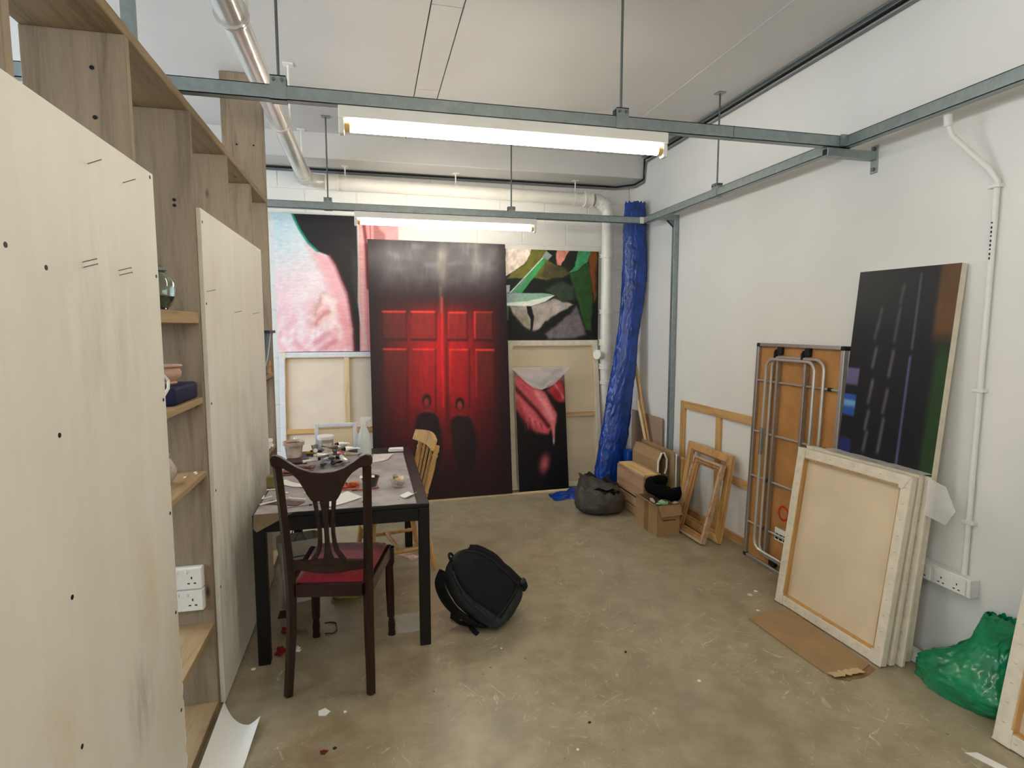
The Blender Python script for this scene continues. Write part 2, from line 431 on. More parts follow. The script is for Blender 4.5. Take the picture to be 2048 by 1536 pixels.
MB().box(1.70, 1.704, YB1 - 0.0215, YB1 + 0.0215, ZB0 - 0.001, ZB1 + 0.001).build('joint_seam', M_GALVD, b1, world=True)
b2 = beam(YB2, 'grey galvanised steel ceiling beam in front of the red door painting', (-3.4,), (-0.30, 1.15))
beam(YB0, 'grey galvanised steel ceiling beam over the open floor, out towards the room entrance', (-3.4,), (-0.335, 1.13))
rl = thing('steel_rail', 'grey galvanised steel rail running along the white right wall', 'rail', (XRAIL, 2.0, ZB0))
channel(XRAIL - 0.0205, XRAIL + 0.0205, YF + 0.2, YB2 + 0.0205, ZB0, ZB1, 'Y').build('channel', M_GALV, rl, world=True)
saddle(rl, XRAIL, 3.70, 'Y')
MB().box(XRAIL - 0.055, XRAIL - 0.02, YB2 - 0.026, YB2 - 0.0215, ZB0, ZB1).build('end_sticker', M_WPL, rl, world=True)
MB().box(XRAIL - 0.05, XRAIL - 0.016, YB1 - 0.034, YB1 - 0.022, ZB0 + 0.004, ZB1 + 0.004).build('corner_clip', M_GALV, rl, world=True)
wbk = thing('wall_bracket', 'steel cantilever bracket bolted to the wall under the rail corner', 'bracket', (XR, YB1, 2.38))
MB().box(2.235, XR - 0.005, YB1 - 0.0205, YB1 + 0.0205, ZB0 - 0.046, ZB0 - 0.004).build('arm', M_GALV, wbk, world=True, bevel=0.002)
MB().box(2.2345, 2.236, YB1 - 0.015, YB1 + 0.015, ZB0 - 0.040, ZB0 - 0.010).build('end_cap', M_BLACKCABLE, wbk, world=True)
MB().box(XR - 0.006, XR, YB1 - 0.022, YB1 + 0.022, ZB0 - 0.11, ZB0 + 0.03).build('plate', M_GALV, wbk, world=True, bevel=0.002)
for z in (ZB0 + 0.012, ZB0 - 0.09):
    MB().tube([(XR - 0.014, YB1, z), (XR - 0.006, YB1, z)], 0.010, 8).build('bolt', M_GALVD, wbk, world=True)
po = thing('steel_post', 'upright galvanised steel post fixed to the right wall beside the blue tarpaulin', 'post', (2.515, 4.56, 0))
MB().box(2.495, 2.536, 4.535, 4.576, 0, ZB0).build('channel', M_GALV, po, world=True, bevel=0.002)
MB().box(XRAIL + 0.0205, 2.536, 4.535, 4.576, ZB0 - 0.004, ZB0 + 0.04).build('arm', M_GALV, po, world=True, bevel=0.002)
MB().prism([(2.495, ZB0 - 0.06), (2.495, ZB0), (2.43, ZB0)], lambda p, d: (p[0], d, p[1]), 4.54, 4.571).build('gusset', M_GALVD, po, world=True)

# ================================================================== LAMPS
M_TUBE = emit_mat('lit_fluorescent_tube', (1.0, 0.92, 0.77, 1), TUBE_STRENGTH)
M_YEL = mat('yellowed_plastic', (214, 176, 110), 0.4, 0, 0.05)
def lamp(x, y, label, group=None):
    t = thing('fluorescent_light', label, 'ceiling light', (x, y, 2.34), group=group)
    L = 0.735
    MB().box(x - L, x + L, y - 0.026, y + 0.026, 2.395, ZB0 - 0.001).build('housing', M_WPL, t, world=True, bevel=0.004)
    for k in (-1, 1):
        e = MB().box(x + k * (L - 0.012) - 0.012, x + k * (L - 0.012) + 0.012, y - 0.020, y + 0.020, 2.336, 2.396).build('lampholder', M_WPL, t, world=True, bevel=0.004)
        MB().tube([(x + k * (L - 0.024), y, 2.366), (x + k * (L - 0.045), y, 2.366)], 0.0195, 16).build('tube_cap', M_YEL, e, world=True, smooth=True)
    MB().tube([(x - L + 0.045, y, 2.366), (x + L - 0.045, y, 2.366)], 0.019, 16).build('tube', M_TUBE, t, world=True, smooth=True)
lamp(0.625, YB1, 'lit fluorescent tube light hung under the steel beam over the table chair')
lamp(0.628, YB2, 'lit fluorescent tube light hung in front of the top of the red door painting')
lamp(0.625, YB0, 'lit fluorescent tube light hung over the open concrete floor near the entrance')
lamp(0.625, -1.9, 'lit fluorescent tube light on the ceiling nearest the entrance wall')
lamp(-2.2, YB1, 'lit fluorescent tube light in the neighbouring studio beyond the shelving')

# ================================================================== PIPES AND CABLES
RP = 0.056
pipe = thing('soil_pipe', 'white plastic drain pipe along ceiling and back wall, turning down beside the blue tarpaulin', 'pipe', (2.268, 5.43, 0))
zc, zr = 2.800, 2.775
MB().tube([(-0.515, YF + 0.3, 2.80), (-0.515, 5.20, 2.80)], RP, 24).build('pipe_run', M_SILV, pipe, world=True, smooth=True, label='glossy white pipe length with silvery light in its colour')
arc = [(-0.515 + 0.15 * (1 - math.cos(a)), 5.28 + 0.15 * math.sin(a), 2.80) for a in [i * math.pi / 2 / 8 for i in range(9)]]
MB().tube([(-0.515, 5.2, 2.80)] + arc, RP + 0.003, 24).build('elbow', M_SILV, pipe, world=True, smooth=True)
MB().tube([(-0.365, 5.43, 2.80), (2.10, 5.43, 2.772)], RP, 24).build('pipe_run', M_PVC, pipe, world=True, smooth=True)
arc = [(2.128 + 0.14 * math.sin(a), 5.43, 2.632 + 0.14 * math.cos(a)) for a in [i * math.pi / 2 / 10 for i in range(11)]]
MB().tube(arc, RP + 0.002, 24).build('elbow', M_PVC, pipe, world=True, smooth=True)
MB().tube([(2.268, 5.43, 0.0), (2.268, 5.43, 2.63)], RP, 24).build('pipe_run', M_PVC, pipe, world=True, smooth=True)
def coupling(p, d, L=0.05, r=0.066, m=M_PVC, nm='coupling'):
    p = Vector(p); d = Vector(d).normalized()
    c = MB().tube([p - d * L / 2, p + d * L / 2], r, 24).build(nm, m, pipe, world=True, smooth=True)
    for k in (-1, 1):
        MB().tube([p + d * (k * L / 2 - 0.006), p + d * (k * L / 2 + 0.006)], r + 0.005, 24).build('rim', m, c, world=True, smooth=True)
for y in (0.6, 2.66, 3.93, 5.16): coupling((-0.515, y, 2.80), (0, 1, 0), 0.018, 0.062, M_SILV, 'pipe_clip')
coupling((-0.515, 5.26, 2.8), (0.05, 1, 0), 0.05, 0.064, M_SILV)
coupling((-0.30, 5.43, 2.799), (1, 0, 0), 0.10); coupling((2.06, 5.43, 2.773), (1, 0, 0), 0.07)
m45 = (2.128 + 0.14 * math.sin(math.pi / 4), 5.43, 2.632 + 0.14 * math.cos(math.pi / 4))
coupling(m45, (1, 0, -1), 0.05); coupling((2.268, 5.43, 2.60), (0, 0, 1), 0.05)
for z, L in ((2.24, 0.025), (1.70, 0.03), (1.40, 0.05), (1.16, 0.04), (1.00, 0.02)): coupling((2.268, 5.43, z), (0, 0, 1), L)
cl = MB().tube([(2.215, 5.40, 1.27), (2.165, 5.372, 1.28)], [0.036, 0.038], 20).build('cleanout_boss', M_PVC, pipe, world=True, smooth=True)
MB().tube([(2.168, 5.374, 1.28), (2.148, 5.362, 1.282)], [0.048, 0.046], 20).build('cap', M_PVC, cl, world=True, smooth=True)
for y in (2.66, 3.93, 5.16):
    h = MB().tube([(-0.515 if y > 5 else -0.455, y, 2.86 if y > 5 else 2.83), (-0.515 if y > 5 else -0.455, y, ZC if y < 5.1 else ZC)], 0.006, 8).build('hanger_rod', M_WPL, pipe, world=True)
    MB().box((-0.545 if y > 5 else -0.485), (-0.485 if y > 5 else -0.425), y - 0.03, y + 0.03, ZC - 0.006, ZC).build('ceiling_plate', M_WPL, h, world=True)
for x in (-0.19, 0.78, 1.93):
    zz = 2.80 - 0.028 * (x + 0.365) / 2.465
    cc = MB().tube([(x - 0.014, 5.43, zz), (x + 0.014, 5.43, zz)], RP + 0.006, 24).build('pipe_clip', M_PVC, pipe, world=True, smooth=True)
    MB().tube([(x, 5.43, zz + RP), (x, 5.43, 2.94)], 0.006, 8).build('hanger_rod', M_WPL, cc, world=True)
    MB().box(x - 0.03, x + 0.03, 5.40, 5.46, 2.934, 2.94).build('ceiling_plate', M_WPL, cc, world=True)
cb = thing('cable_run', 'black cable on a grey tray following the ceiling edge round the room corner', 'cable', (2.5, 5.5, 2.9))
p_ = [(XL + 0.05, YB - 0.02, 2.925), (2.38, YB - 0.02, 2.925), (XR - 0.03, 5.36, 2.92), (XR - 0.02, 5.18, 2.93), (XR - 0.02, 5.172, ZC - 0.03), (XR - 0.02, 5.10, ZC - 0.035), (XR - 0.02, YF + 0.1, ZC - 0.035)]
MB().tube(p_, 0.009, 8).build('black_cable', M_BLACKCABLE, cb, world=True, smooth=True)
p2_ = [(a, b + (0.008 if i < 3 else 0), c + 0.016) for i, (a, b, c) in enumerate(p_)]
p2_ = [(XL + 0.05, YB - 0.012, 2.905), (2.36, YB - 0.012, 2.905), (XR - 0.022, 5.36, 2.898), (XR - 0.012, 5.19, 2.905), (XR - 0.012, 5.15, ZC - 0.06), (XR - 0.012, YF + 0.1, ZC - 0.058)]
MB().tube(p2_, 0.008, 8).build('grey_cable', mat('grey_cable', (120, 120, 122), 0.5), cb, world=True, smooth=True)
MB().box(XR - 0.040, XR - 0.004, YF + 0.1, 5.19, ZC - 0.012, ZC - 0.004).build('tray', M_GALV, cb, world=True)
# right-wall conduit and socket trunking
cn = thing('conduit', 'white plastic conduit running down the right wall to the socket trunking', 'conduit', (XR, 1.94, 0.46))
xc = XR - 0.014
MB().tube([(2.40, 2.067, 2.446), (2.41, 2.067, 2.40), (2.425, 2.062, 2.36), (xc - 0.02, 1.955, 2.20), (xc, 1.935, 2.15), (xc, 1.935, 2.0), (xc, 1.945, 0.46)], 0.012, 12).build('conduit_tube', M_WPL, cn, world=True, smooth=True)
MB().tube([(2.40, 2.067, 2.446), (2.406, 2.067, 2.40)], 0.016, 12).build('coupler', M_WPL, cn, world=True, smooth=True)
for z in (2.13, 1.28, 0.70):
    MB().box(XR - 0.03, XR, 1.915, 1.965, z - 0.008, z + 0.008).build('saddle_clip', M_WPL, cn, world=True, bevel=0.002)
for k in range(9):
    z = 1.98 - k * 0.018
    MB().box(xc - 0.0127, xc - 0.0117, 1.932, 1.938, z - (0.006 if k % 3 else 0.003), z + 0.004).build('printed_mark', M_BLACKCABLE, cn, world=True)
tk = thing('socket_trunking', 'white plastic trunking with double power sockets low on the right wall', 'power sockets', (XR, 2.3, 0.375))
MB().box(XR - 0.055, XR, 1.885, 2.60, 0.378, 0.462).build('trunking', M_WPL, tk, world=True, bevel=0.004)
def dbl_socket(parent, fn, w=0.146, h=0.08):
    """double british socket; fn(a, b, d) maps across, up, outwards to the world"""
    def bx(a0, a1, b0, b1, d0, d1):
        m = MB(); m.add([fn(a, b, d) for d in (d0, d1) for b in (b0, b1) for a in (a0, a1)], [(0, 1, 3, 2), (4, 6, 7, 5), (0, 4, 5, 1), (2, 3, 7, 6), (0, 2, 6, 4), (1, 5, 7, 3)]); return m
    p = bx(-w / 2, w / 2, -h / 2, h / 2, 0, 0.009).build('socket_plate', M_WPL, parent, world=True, bevel=0.003)
    for k in (-1, 1):
        c = k * 0.036
        for da, db, a, b in ((0, 0.012, 0.005, 0.009), (-0.011, -0.010, 0.009, 0.005), (0.011, -0.010, 0.009, 0.005)):
            bx(c + da - a / 2, c + da + a / 2, db - b / 2 - 0.008, db + b / 2 - 0.008, 0.008, 0.0095).build('slot', M_BLACKCABLE, p, world=True)
        bx(c - k * 0.02 - 0.005, c - k * 0.02 + 0.005, 0.018, 0.032, 0.008, 0.012).build('switch', M_WPL, p, world=True, bevel=0.001)
    return p
for yc in (1.972, 2.135, 2.30):
    dbl_socket(tk, lambda a, b, d, yc=yc: (XR - 0.055 - d, yc - a, 0.42 + b), h=0.07)
# ================================================================== SHELVING
XF, XBK = -0.636, -0.886
DIV = [0.74, 1.31, 1.89, 2.465, 3.04, 3.60, 4.13]
sh = thing('shelving_unit', 'tall weathered wooden shelving unit with upright dividers behind the white panels', 'shelf', (-0.76, 2.4, 0))
for i, y in enumerate(DIV):
    last = i == len(DIV) - 1
    d = MB().box(XBK, XF, y - 0.014, y + 0.014, 0, ZC - 0.003 if last else 2.345).build('divider', M_SHELF, sh, world=True, bevel=0.002)
MB().box(XBK, XF, DIV[0] - 0.014, DIV[-1] - 0.0145, 2.345, 2.378).build('top_board', wood('aged_top_board', (146, 124, 94), (112, 93, 68), 'Y', 0.75), sh, world=True, bevel=0.003)
for i in range(len(DIV) - 1):
    for zt, th in ((1.605, 0.042), (1.281, 0.024), (0.992, 0.022), (0.372, 0.026), (0.036, 0.030)):
        if i == 5: zt = {1.281: 1.248, 0.992: 0.77}.get(zt, zt)
        if i == 5 and zt == 1.605: continue
        s_ = MB().box(XBK + 0.004, XF - 0.001, DIV[i] + 0.0145, DIV[i + 1] - 0.0145, zt - th, zt).build('shelf', M_SHELFH, sh, world=True, bevel=0.002)
        if zt in (1.281, 0.992): MB().box(XBK + 0.03, XF - 0.03, DIV[i + 1] - 0.034, DIV[i + 1] - 0.0145, zt - th - 0.022, zt - th).build('batten', M_SHELFH, s_, world=True, bevel=0.001)
for y, zs in ((2.45, (2.0, 2.02)), (1.876, (2.25, 2.12)), (4.115, (1.9, 2.7))):
    for q, z in enumerate(zs):
        for x in ((-0.70, -0.80) if y != 1.876 else (-0.72,)):
            MB().tube([(x, y - 0.0016, z), (x, y + 0.001, z)], 0.006, 8).build('screw', M_BLACKCABLE, sh, world=True)
# whitewashed panels
def panel_material():
    m, nt, bs = base_mat('whitewashed_plywood')
    v = coords(nt, (3, 4, 0.6), world=True)
    n = N(nt, 'ShaderNodeTexNoise', Scale=2.0, Detail=8.0, Roughness=0.6, Distortion=0.4); nt.links.new(v, n.inputs['Vector'])
    c = ramp(nt, n.outputs[0], [(0.25, (222, 218, 206)), (0.55, (229, 226, 215)), (0.8, (234, 231, 222))])
    n2 = N(nt, 'ShaderNodeTexNoise', Scale=1.3, Detail=3.0); nt.links.new(coords(nt, world=True), n2.inputs['Vector'])
    c = mixc(nt, ramp(nt, n2.outputs[0], [(0.60, (0, 0, 0, 1)), (0.8, (0.5, 0.5, 0.5, 1))]), c, (205, 188, 158))
    n3 = N(nt, 'ShaderNodeTexNoise', Scale=3.0, Detail=9.0, Roughness=0.7); nt.links.new(coords(nt, (10, 12, 0.9), world=True), n3.inputs['Vector'])
    c = mixc(nt, ramp(nt, n3.outputs[0], [(0.70, (0, 0, 0, 1)), (0.80, (0.4, 0.4, 0.4, 1))]), c, (150, 146, 138))
    def stain(c, ctr, rad, colr, amt, nsc=3.0, st=(1, 1, 1)):
        g = nt.nodes.new('ShaderNodeNewGeometry')
        s1 = nt.nodes.new('ShaderNodeVectorMath'); s1.operation = 'SUBTRACT'; s1.inputs[1].default_value = ctr; nt.links.new(g.outputs['Position'], s1.inputs[0])
        s2 = nt.nodes.new('ShaderNodeVectorMath'); s2.operation = 'DIVIDE'; s2.inputs[1].default_value = rad; nt.links.new(s1.outputs[0], s2.inputs[0])
        s3 = nt.nodes.new('ShaderNodeVectorMath'); s3.operation = 'LENGTH'; nt.links.new(s2.outputs[0], s3.inputs[0])
        k1 = ramp(nt, s3.outputs['Value'], [(0.15, (1, 1, 1, 1)), (1.0, (0, 0, 0, 1))])
        nn = N(nt, 'ShaderNodeTexNoise', Scale=nsc, Detail=7.0, Roughness=0.65); nt.links.new(coords(nt, st, world=True), nn.inputs['Vector'])
        k2 = ramp(nt, nn.outputs[0], [(0.40, (0, 0, 0, 1)), (0.66, (amt, amt, amt, 1))])
        return mixc(nt, mixc(nt, 1.0, k1, k2, 'MULTIPLY'), c, colr)
    c = stain(c, (-0.617, 1.28, 0.73), (1, 0.16, 0.16), (212, 176, 132), 0.8, 2.0)
    c = stain(c, (-0.617, 1.75, 0.80), (1, 0.10, 0.25), (208, 176, 132), 0.6, 2.0)
    c = stain(c, (-0.617, 1.66, 0.55), (1, 0.10, 0.16), (150, 146, 140), 0.7, 5.0, (3, 6, 1))
    c = stain(c, (-0.617, 1.60, 1.55), (1, 0.35, 0.35), (190, 184, 170), 0.5, 4.0, (2, 3, 0.8))
    c = stain(c, (-0.617, 3.15, 0.75), (1, 0.60, 0.65), (150, 148, 142), 0.7, 3.0, (2.2, 2.2, 1.2))
    c = stain(c, (-0.617, 3.45, 0.70), (1, 0.35, 0.40), (96, 94, 92), 0.7, 2.0, (1, 1, 1))
    c = stain(c, (-0.617, 2.65, 0.55), (1, 0.30, 0.60), (166, 162, 152), 0.7, 4.0, (2, 3, 0.8))
    # grey smudges near the painting table
    g = N(nt, 'ShaderNodeTexNoise', Scale=4.0, Detail=5.0); nt.links.new(coords(nt, (1, 1, 0.5), world=True), g.inputs['Vector'])
    nt.links.new(c, bs.inputs['Base Color']); bs.inputs['Roughness'].default_value = 0.6; bs.inputs['Specular IOR Level'].default_value = 0.3
    bump(nt, bs, n.outputs[0], 0.1, 0.003); return m
M_PANEL = panel_material()
XP = XF + 0.018
def nail(par, y, z, dy=-0.02, dz=0.006, L=0.035):
    MB().tube([(XP, y, z), (XP + L, y + dy, z + dz), (XP + L + 0.001, y + dy, z + dz)], [0.0012, 0.0012, 0.0028], 6).build('nail', M_GALVD, par, world=True)
def screw(par, y, z):
    MB().tube([(XP - 0.001, y, z), (XP + 0.001, y, z)], 0.0055, 8).build('screw', M_BLACKCABLE, par, world=True)
def panel(label, y0, y1, z0, z1):
    t = thing('plywood_panel', label, 'board', (XF + 0.009, (y0 + y1) / 2, z0))
    MB().box(XF + 0.0005, XP, y0, y1, z0, z1).build('board', M_PANEL, t, world=True, bevel=0.0015)
    return t
P1 = panel('big whitewashed plywood panel with nails, on the shelving bays farthest from the paintings', 0.76, 1.976, 0.03, 2.0)
for y, z in ((1.554, 1.919), (1.751, 1.923), (1.497, 1.693), (1.50, 1.682), (1.687, 1.692), (1.692, 1.681)): nail(P1, y, z)
for y, z in ((1.343, 1.666), (1.345, 1.332), (1.346, 0.99), (1.34, 0.662), (1.215, 1.693), (1.95, 1.985), (1.955, 1.70), (1.955, 1.33), (1.955, 0.976), (1.953, 0.656), (1.951, 0.331)): screw(P1, y, z)
P2 = panel('smudged whitewashed plywood panel on the shelving bays behind the table', 2.474, 3.725, 0.012, 2.0)
for y, z in ((2.504, 1.687), (2.962, 1.617), (3.40, 1.62)): nail(P2, y, z)
for z in (1.95, 1.64, 1.25, 0.9, 0.5): screw(P2, 2.49, z)
tag(MB().grid(6, 24, lambda u, v: (XF + 0.006 + 0.003 * fbm((u * 2, v * 9, 1)), 1.978 + u * (0.040 + 0.018 * fbm((1, v * 8, 5))), 0.045 + v * 0.42)).build('torn_paper', M_PAPER, smooth=60, solid=0.001), 'torn white paper strip hanging at the edge of the big nailed panel', 'paper')
# double sockets on the divider inside the open bay
for k, (zz, lab) in enumerate(((0.573, 'upper white double power socket on the shelving divider'), (0.484, 'lower white double power socket on the shelving divider'))):
    t = thing('power_socket', lab, 'power socket', (-0.735, 2.451, zz - 0.043))
    m = MB().box(-0.812, -0.664, 2.425, 2.4508, zz - 0.043, zz + 0.043).build('back_box', M_WPL, t, world=True, bevel=0.004)
    dbl_socket(t, lambda a, b, d, zz=zz: (-0.738 + a, 2.425 - d, zz + b), h=0.084)
# things on the shelves
M_GLASS = mat('clear_glass', (225, 235, 228), 0.03, 0, 0.0, trans=1.0, ior=1.45)
j = thing('glass_jar', 'round glass jar with wire lid on the upper shelf', 'jar', (-0.726, 2.25, 1.605))
prof = [(0.0, 0.003), (0.040, 0.003), (0.058, 0.02), (0.072, 0.055), (0.073, 0.075), (0.066, 0.105), (0.047, 0.128), (0.040, 0.134), (0.042, 0.14)]
MB().lathe(prof + [(r - 0.003, z + (0.003 if i < 2 else 0)) for i, (r, z) in list(enumerate(prof))[::-1][:-1]] + [(0, 0.006)], 28).build('body', M_GLASS, j, smooth=True)
MB().lathe([(0, 0.142), (0.044, 0.14), (0.044, 0.148), (0.03, 0.156), (0.0, 0.158)], 24).build('lid', mat('tarnished_metal', (150, 150, 145), 0.3, 0.9), j, smooth=True)
MB().tube([(0.044 * math.cos(a), 0.044 * math.sin(a), 0.138) for a in np.linspace(0, 2 * math.pi, 20)[:-1]], 0.002, 6, closed=True).build('wire_clip', M_GALVD, j)
MB().lathe([(0, 0.007), (0.05, 0.012), (0.066, 0.05), (0.0, 0.06)], 20).build('contents', mat('jar_contents', (95, 102, 90), 0.6, 0, 0.4, 30), j, smooth=True)
b_ = MB().box(-0.805, -0.648, 2.17, 2.432, 1.2815, 1.345).build('navy_box', mat('navy_cloth', (22, 25, 62), 0.7, 0, 0.1), bevel=0.012, seg=3, smooth=True)
tag(b_, 'dark navy blue rounded box under the pink pot', 'box')
pp = MB().lathe([(0, 0), (0.040, 0), (0.046, 0.006), (0.040, 0.012), (0.058, 0.03), (0.060, 0.045), (0.052, 0.058), (0.064, 0.066), (0.062, 0.07), (0.048, 0.062), (0.048, 0.02), (0, 0.016)], 28, (-0.725, 2.30, 1.3455)).build('ceramic_pot', mat('pink_clay', (196, 160, 140), 0.7, 0, 0.06, 20), smooth=True)
tag(pp, 'small pinkish clay pot standing on the navy box', 'pot')
jg = thing('china_jug', 'white china jug with a large looped handle on the middle shelf', 'jug', (-0.70, 2.055, 1.2815))
M_CHINA = mat('white_china', (228, 224, 214), 0.25, 0, 0.02)
MB().lathe([(0, 0), (0.03, 0), (0.038, 0.02), (0.042, 0.06), (0.034, 0.10), (0.038, 0.115), (0.035, 0.115), (0.031, 0.10), (0.036, 0.05), (0, 0.01)], 24).build('body', M_CHINA, jg, smooth=True)
MB().tube([(0.01, 0.033, 0.02), (0.03, 0.055, 0.035), (0.04, 0.085, 0.065), (0.038, 0.098, 0.09), (0.03, 0.085, 0.108), (0.018, 0.05, 0.10), (0.005, 0.033, 0.085)], 0.005, 8).build('handle', M_CHINA, jg, smooth=True)
vs_ = thing('painted_vase', 'small white vase with brown pattern on the lower shelf', 'vase', (-0.735, 2.25, 0.9925))
MB().lathe([(0, 0), (0.028, 0), (0.05, 0.03), (0.053, 0.055), (0.036, 0.088), (0.026, 0.098), (0.034, 0.108), (0.03, 0.108), (0.022, 0.098), (0, 0.09)], 28).build('body', mat('speckled_glaze', (214, 206, 194), 0.3, 0, 0.05, 14, c2=(128, 100, 86)), vs_, smooth=True)
for k, (dy, dx) in enumerate(((0.10, 0.03), (0.155, 0.055), (0.175, 0.045))):
    tag(MB().box(-0.72 + dx, -0.712 + dx, 2.24 + dy, 2.255 + dy, 0.9922, 0.995).build('paper_scrap', M_PAPER), 'tiny white paper crumb on the lower shelf beside the painted vase', 'scrap', 'crumbs on the shelf')
# end bay
bk = thing('storage_bin', 'blue grey tapered bin with dark rim on the shelving end bay', 'bin', (-0.705, 3.89, 1.2485))
M_BLUEG = mat('blue_grey_plastic', (86, 104, 116), 0.4)
def tap(w0, d0, w1, d1, h):
    return [(-w0, -d0, 0), (w0, -d0, 0), (w0, d0, 0), (-w0, d0, 0), (-w1, -d1, h), (w1, -d1, h), (w1, d1, h), (-w1, d1, h)]
MB().add(tap(0.055, 0.08, 0.095, 0.11, 0.27), [(0, 3, 2, 1), (0, 1, 5, 4), (1, 2, 6, 5), (2, 3, 7, 6), (3, 0, 4, 7)]).build('body', M_BLUEG, bk, solid=0.003)
for a, b in (((-0.10, -0.115), (0.10, -0.115)), ((0.10, -0.115), (0.10, 0.115)), ((0.10, 0.115), (-0.10, 0.115)), ((-0.10, 0.115), (-0.10, -0.115))):
    MB().bar((a[0], a[1], 0.272), (b[0], b[1], 0.272), 0.016, 0.016).build('rim', mat('dark_teal_plastic', (30, 44, 54), 0.4), bk)
MB().tube([(0.096, 0.0, 0.262), (0.08, -0.03, 0.12), (0.058, -0.05, 0.03)], 0.003, 6).build('cord', M_WPL, bk)
def blob(c, s, seed, amp=0.25, n=22, m=14, fl=False):
    b = MB()
    def f(u, v):
        a = 2 * math.pi * u; t = math.pi * v
        d = Vector((math.sin(t) * math.cos(a), math.sin(t) * math.sin(a), -math.cos(t)))
        r = 1 + amp * fbm((d.x * 1.7 + seed, d.y * 1.7, d.z * 1.7)) * 1.6
        p = Vector((d.x * s[0] * r, d.y * s[1] * r, d.z * s[2] * r))
        if p.z < -s[2] * 0.75: p.z = -s[2] * 0.75
        return (c[0] + p.x, c[1] + p.y, c[2] + s[2] * 0.75 + p.z)
    b.grid(n, m, f, closed_u=True); return b
tag(blob((-0.665, 4.065, 1.2485), (0.024, 0.036, 0.04), 3.1, 0.5).build('cloth_bundle', mat('orange_cloth', (206, 150, 100), 0.9), smooth=60), 'crumpled orange cloth on the shelving end bay', 'cloth')
tag(blob((-0.68, 3.95, 0.7705), (0.04, 0.07, 0.035), 7.7, 0.5).build('crumpled_paper', M_PAPER, smooth=60), 'crumpled white paper on the low shelf of the end bay', 'paper')
# ================================================================== PAINTINGS
def ss(a, b, x):
    t = np.clip((x - a) / (b - a + 1e-9), 0, 1); return t * t * (3 - 2 * t)
def sdpoly(X, Y, pts):
    pts = np.array(pts, float); d = np.full(X.shape, 1e18); sgn = np.ones(X.shape)
    n = len(pts)
    for i in range(n):
        a = pts[i]; b = pts[i - 1]; e = b - a; wx = X - a[0]; wy = Y - a[1]
        t = np.clip((wx * e[0] + wy * e[1]) / (e @ e + 1e-9), 0, 1)
        dx = wx - e[0] * t; dy = wy - e[1] * t; d = np.minimum(d, dx * dx + dy * dy)
        c1 = Y >= a[1]; c2 = Y < b[1]; c3 = e[0] * wy > e[1] * wx
        flip = (c1 & c2 & c3) | (~c1 & ~c2 & ~c3); sgn = np.where(flip, -sgn, sgn)
    return sgn * np.sqrt(d)
def vnoise(X, Y, s, seed=0):
    r = np.random.RandomState(seed).rand(64, 64); x = X / s; y = Y / s
    i = np.floor(x).astype(int); j = np.floor(y).astype(int); fx = x - i; fy = y - j
    fx = fx * fx * (3 - 2 * fx); fy = fy * fy * (3 - 2 * fy); g = lambda a, b: r[a % 64, b % 64]
    return (g(i, j) * (1 - fx) + g(i + 1, j) * fx) * (1 - fy) + (g(i, j + 1) * (1 - fx) + g(i + 1, j + 1) * fx) * fy
class Art:
    def __init__(s, X, Y, c): s.X = X; s.Y = Y; s.C = np.ones(X.shape + (3,)) * np.array(c, float)
    def over(s, m, c, a=1.0):
        m = np.clip(m * a, 0, 1)[..., None]; c = np.array(c, float); s.C = s.C * (1 - m) + c * m
    def poly(s, pts, c, soft=6, a=1.0, wob=0, seed=1):
        X, Y = s.X, s.Y
        if wob: X = X + (vnoise(s.X, s.Y, 70, seed) - .5) * wob; Y = Y + (vnoise(s.X, s.Y, 70, seed + 1) - .5) * wob
        s.over(ss(soft, -soft, sdpoly(X, Y, pts)), c, a)
    def ell(s, cx, cy, rx, ry, c, soft=0.3, a=1.0, ang=0):
        ca, sa = math.cos(ang), math.sin(ang); x = s.X - cx; y = s.Y - cy
        u = (x * ca + y * sa) / rx; v = (-x * sa + y * ca) / ry
        s.over(ss(1 + soft, 1 - soft, np.sqrt(u * u + v * v)), c, a)
    def line(s, pts, w, c, soft=None, a=1.0):
        soft = w * 0.6 if soft is None else soft; d = np.full(s.X.shape, 1e9)
        for p, q in zip(pts[:-1], pts[1:]):
            e = (q[0] - p[0], q[1] - p[1]); L = e[0] ** 2 + e[1] ** 2 + 1e-9
            t = np.clip(((s.X - p[0]) * e[0] + (s.Y - p[1]) * e[1]) / L, 0, 1)
            d = np.minimum(d, np.hypot(s.X - p[0] - e[0] * t, s.Y - p[1] - e[1] * t))
        s.over(ss(w + soft, w - soft, d), c, a)
    def grain(s, amt, sx, sy, seed):
        n = vnoise(s.X / sx, s.Y / sy, 1, seed) * .6 + vnoise(s.X / sx * 2.3, s.Y / sy * 2.3, 1, seed + 5) * .4
        s.C = s.C * (1 + amt * (n - .5) * 2)[..., None]
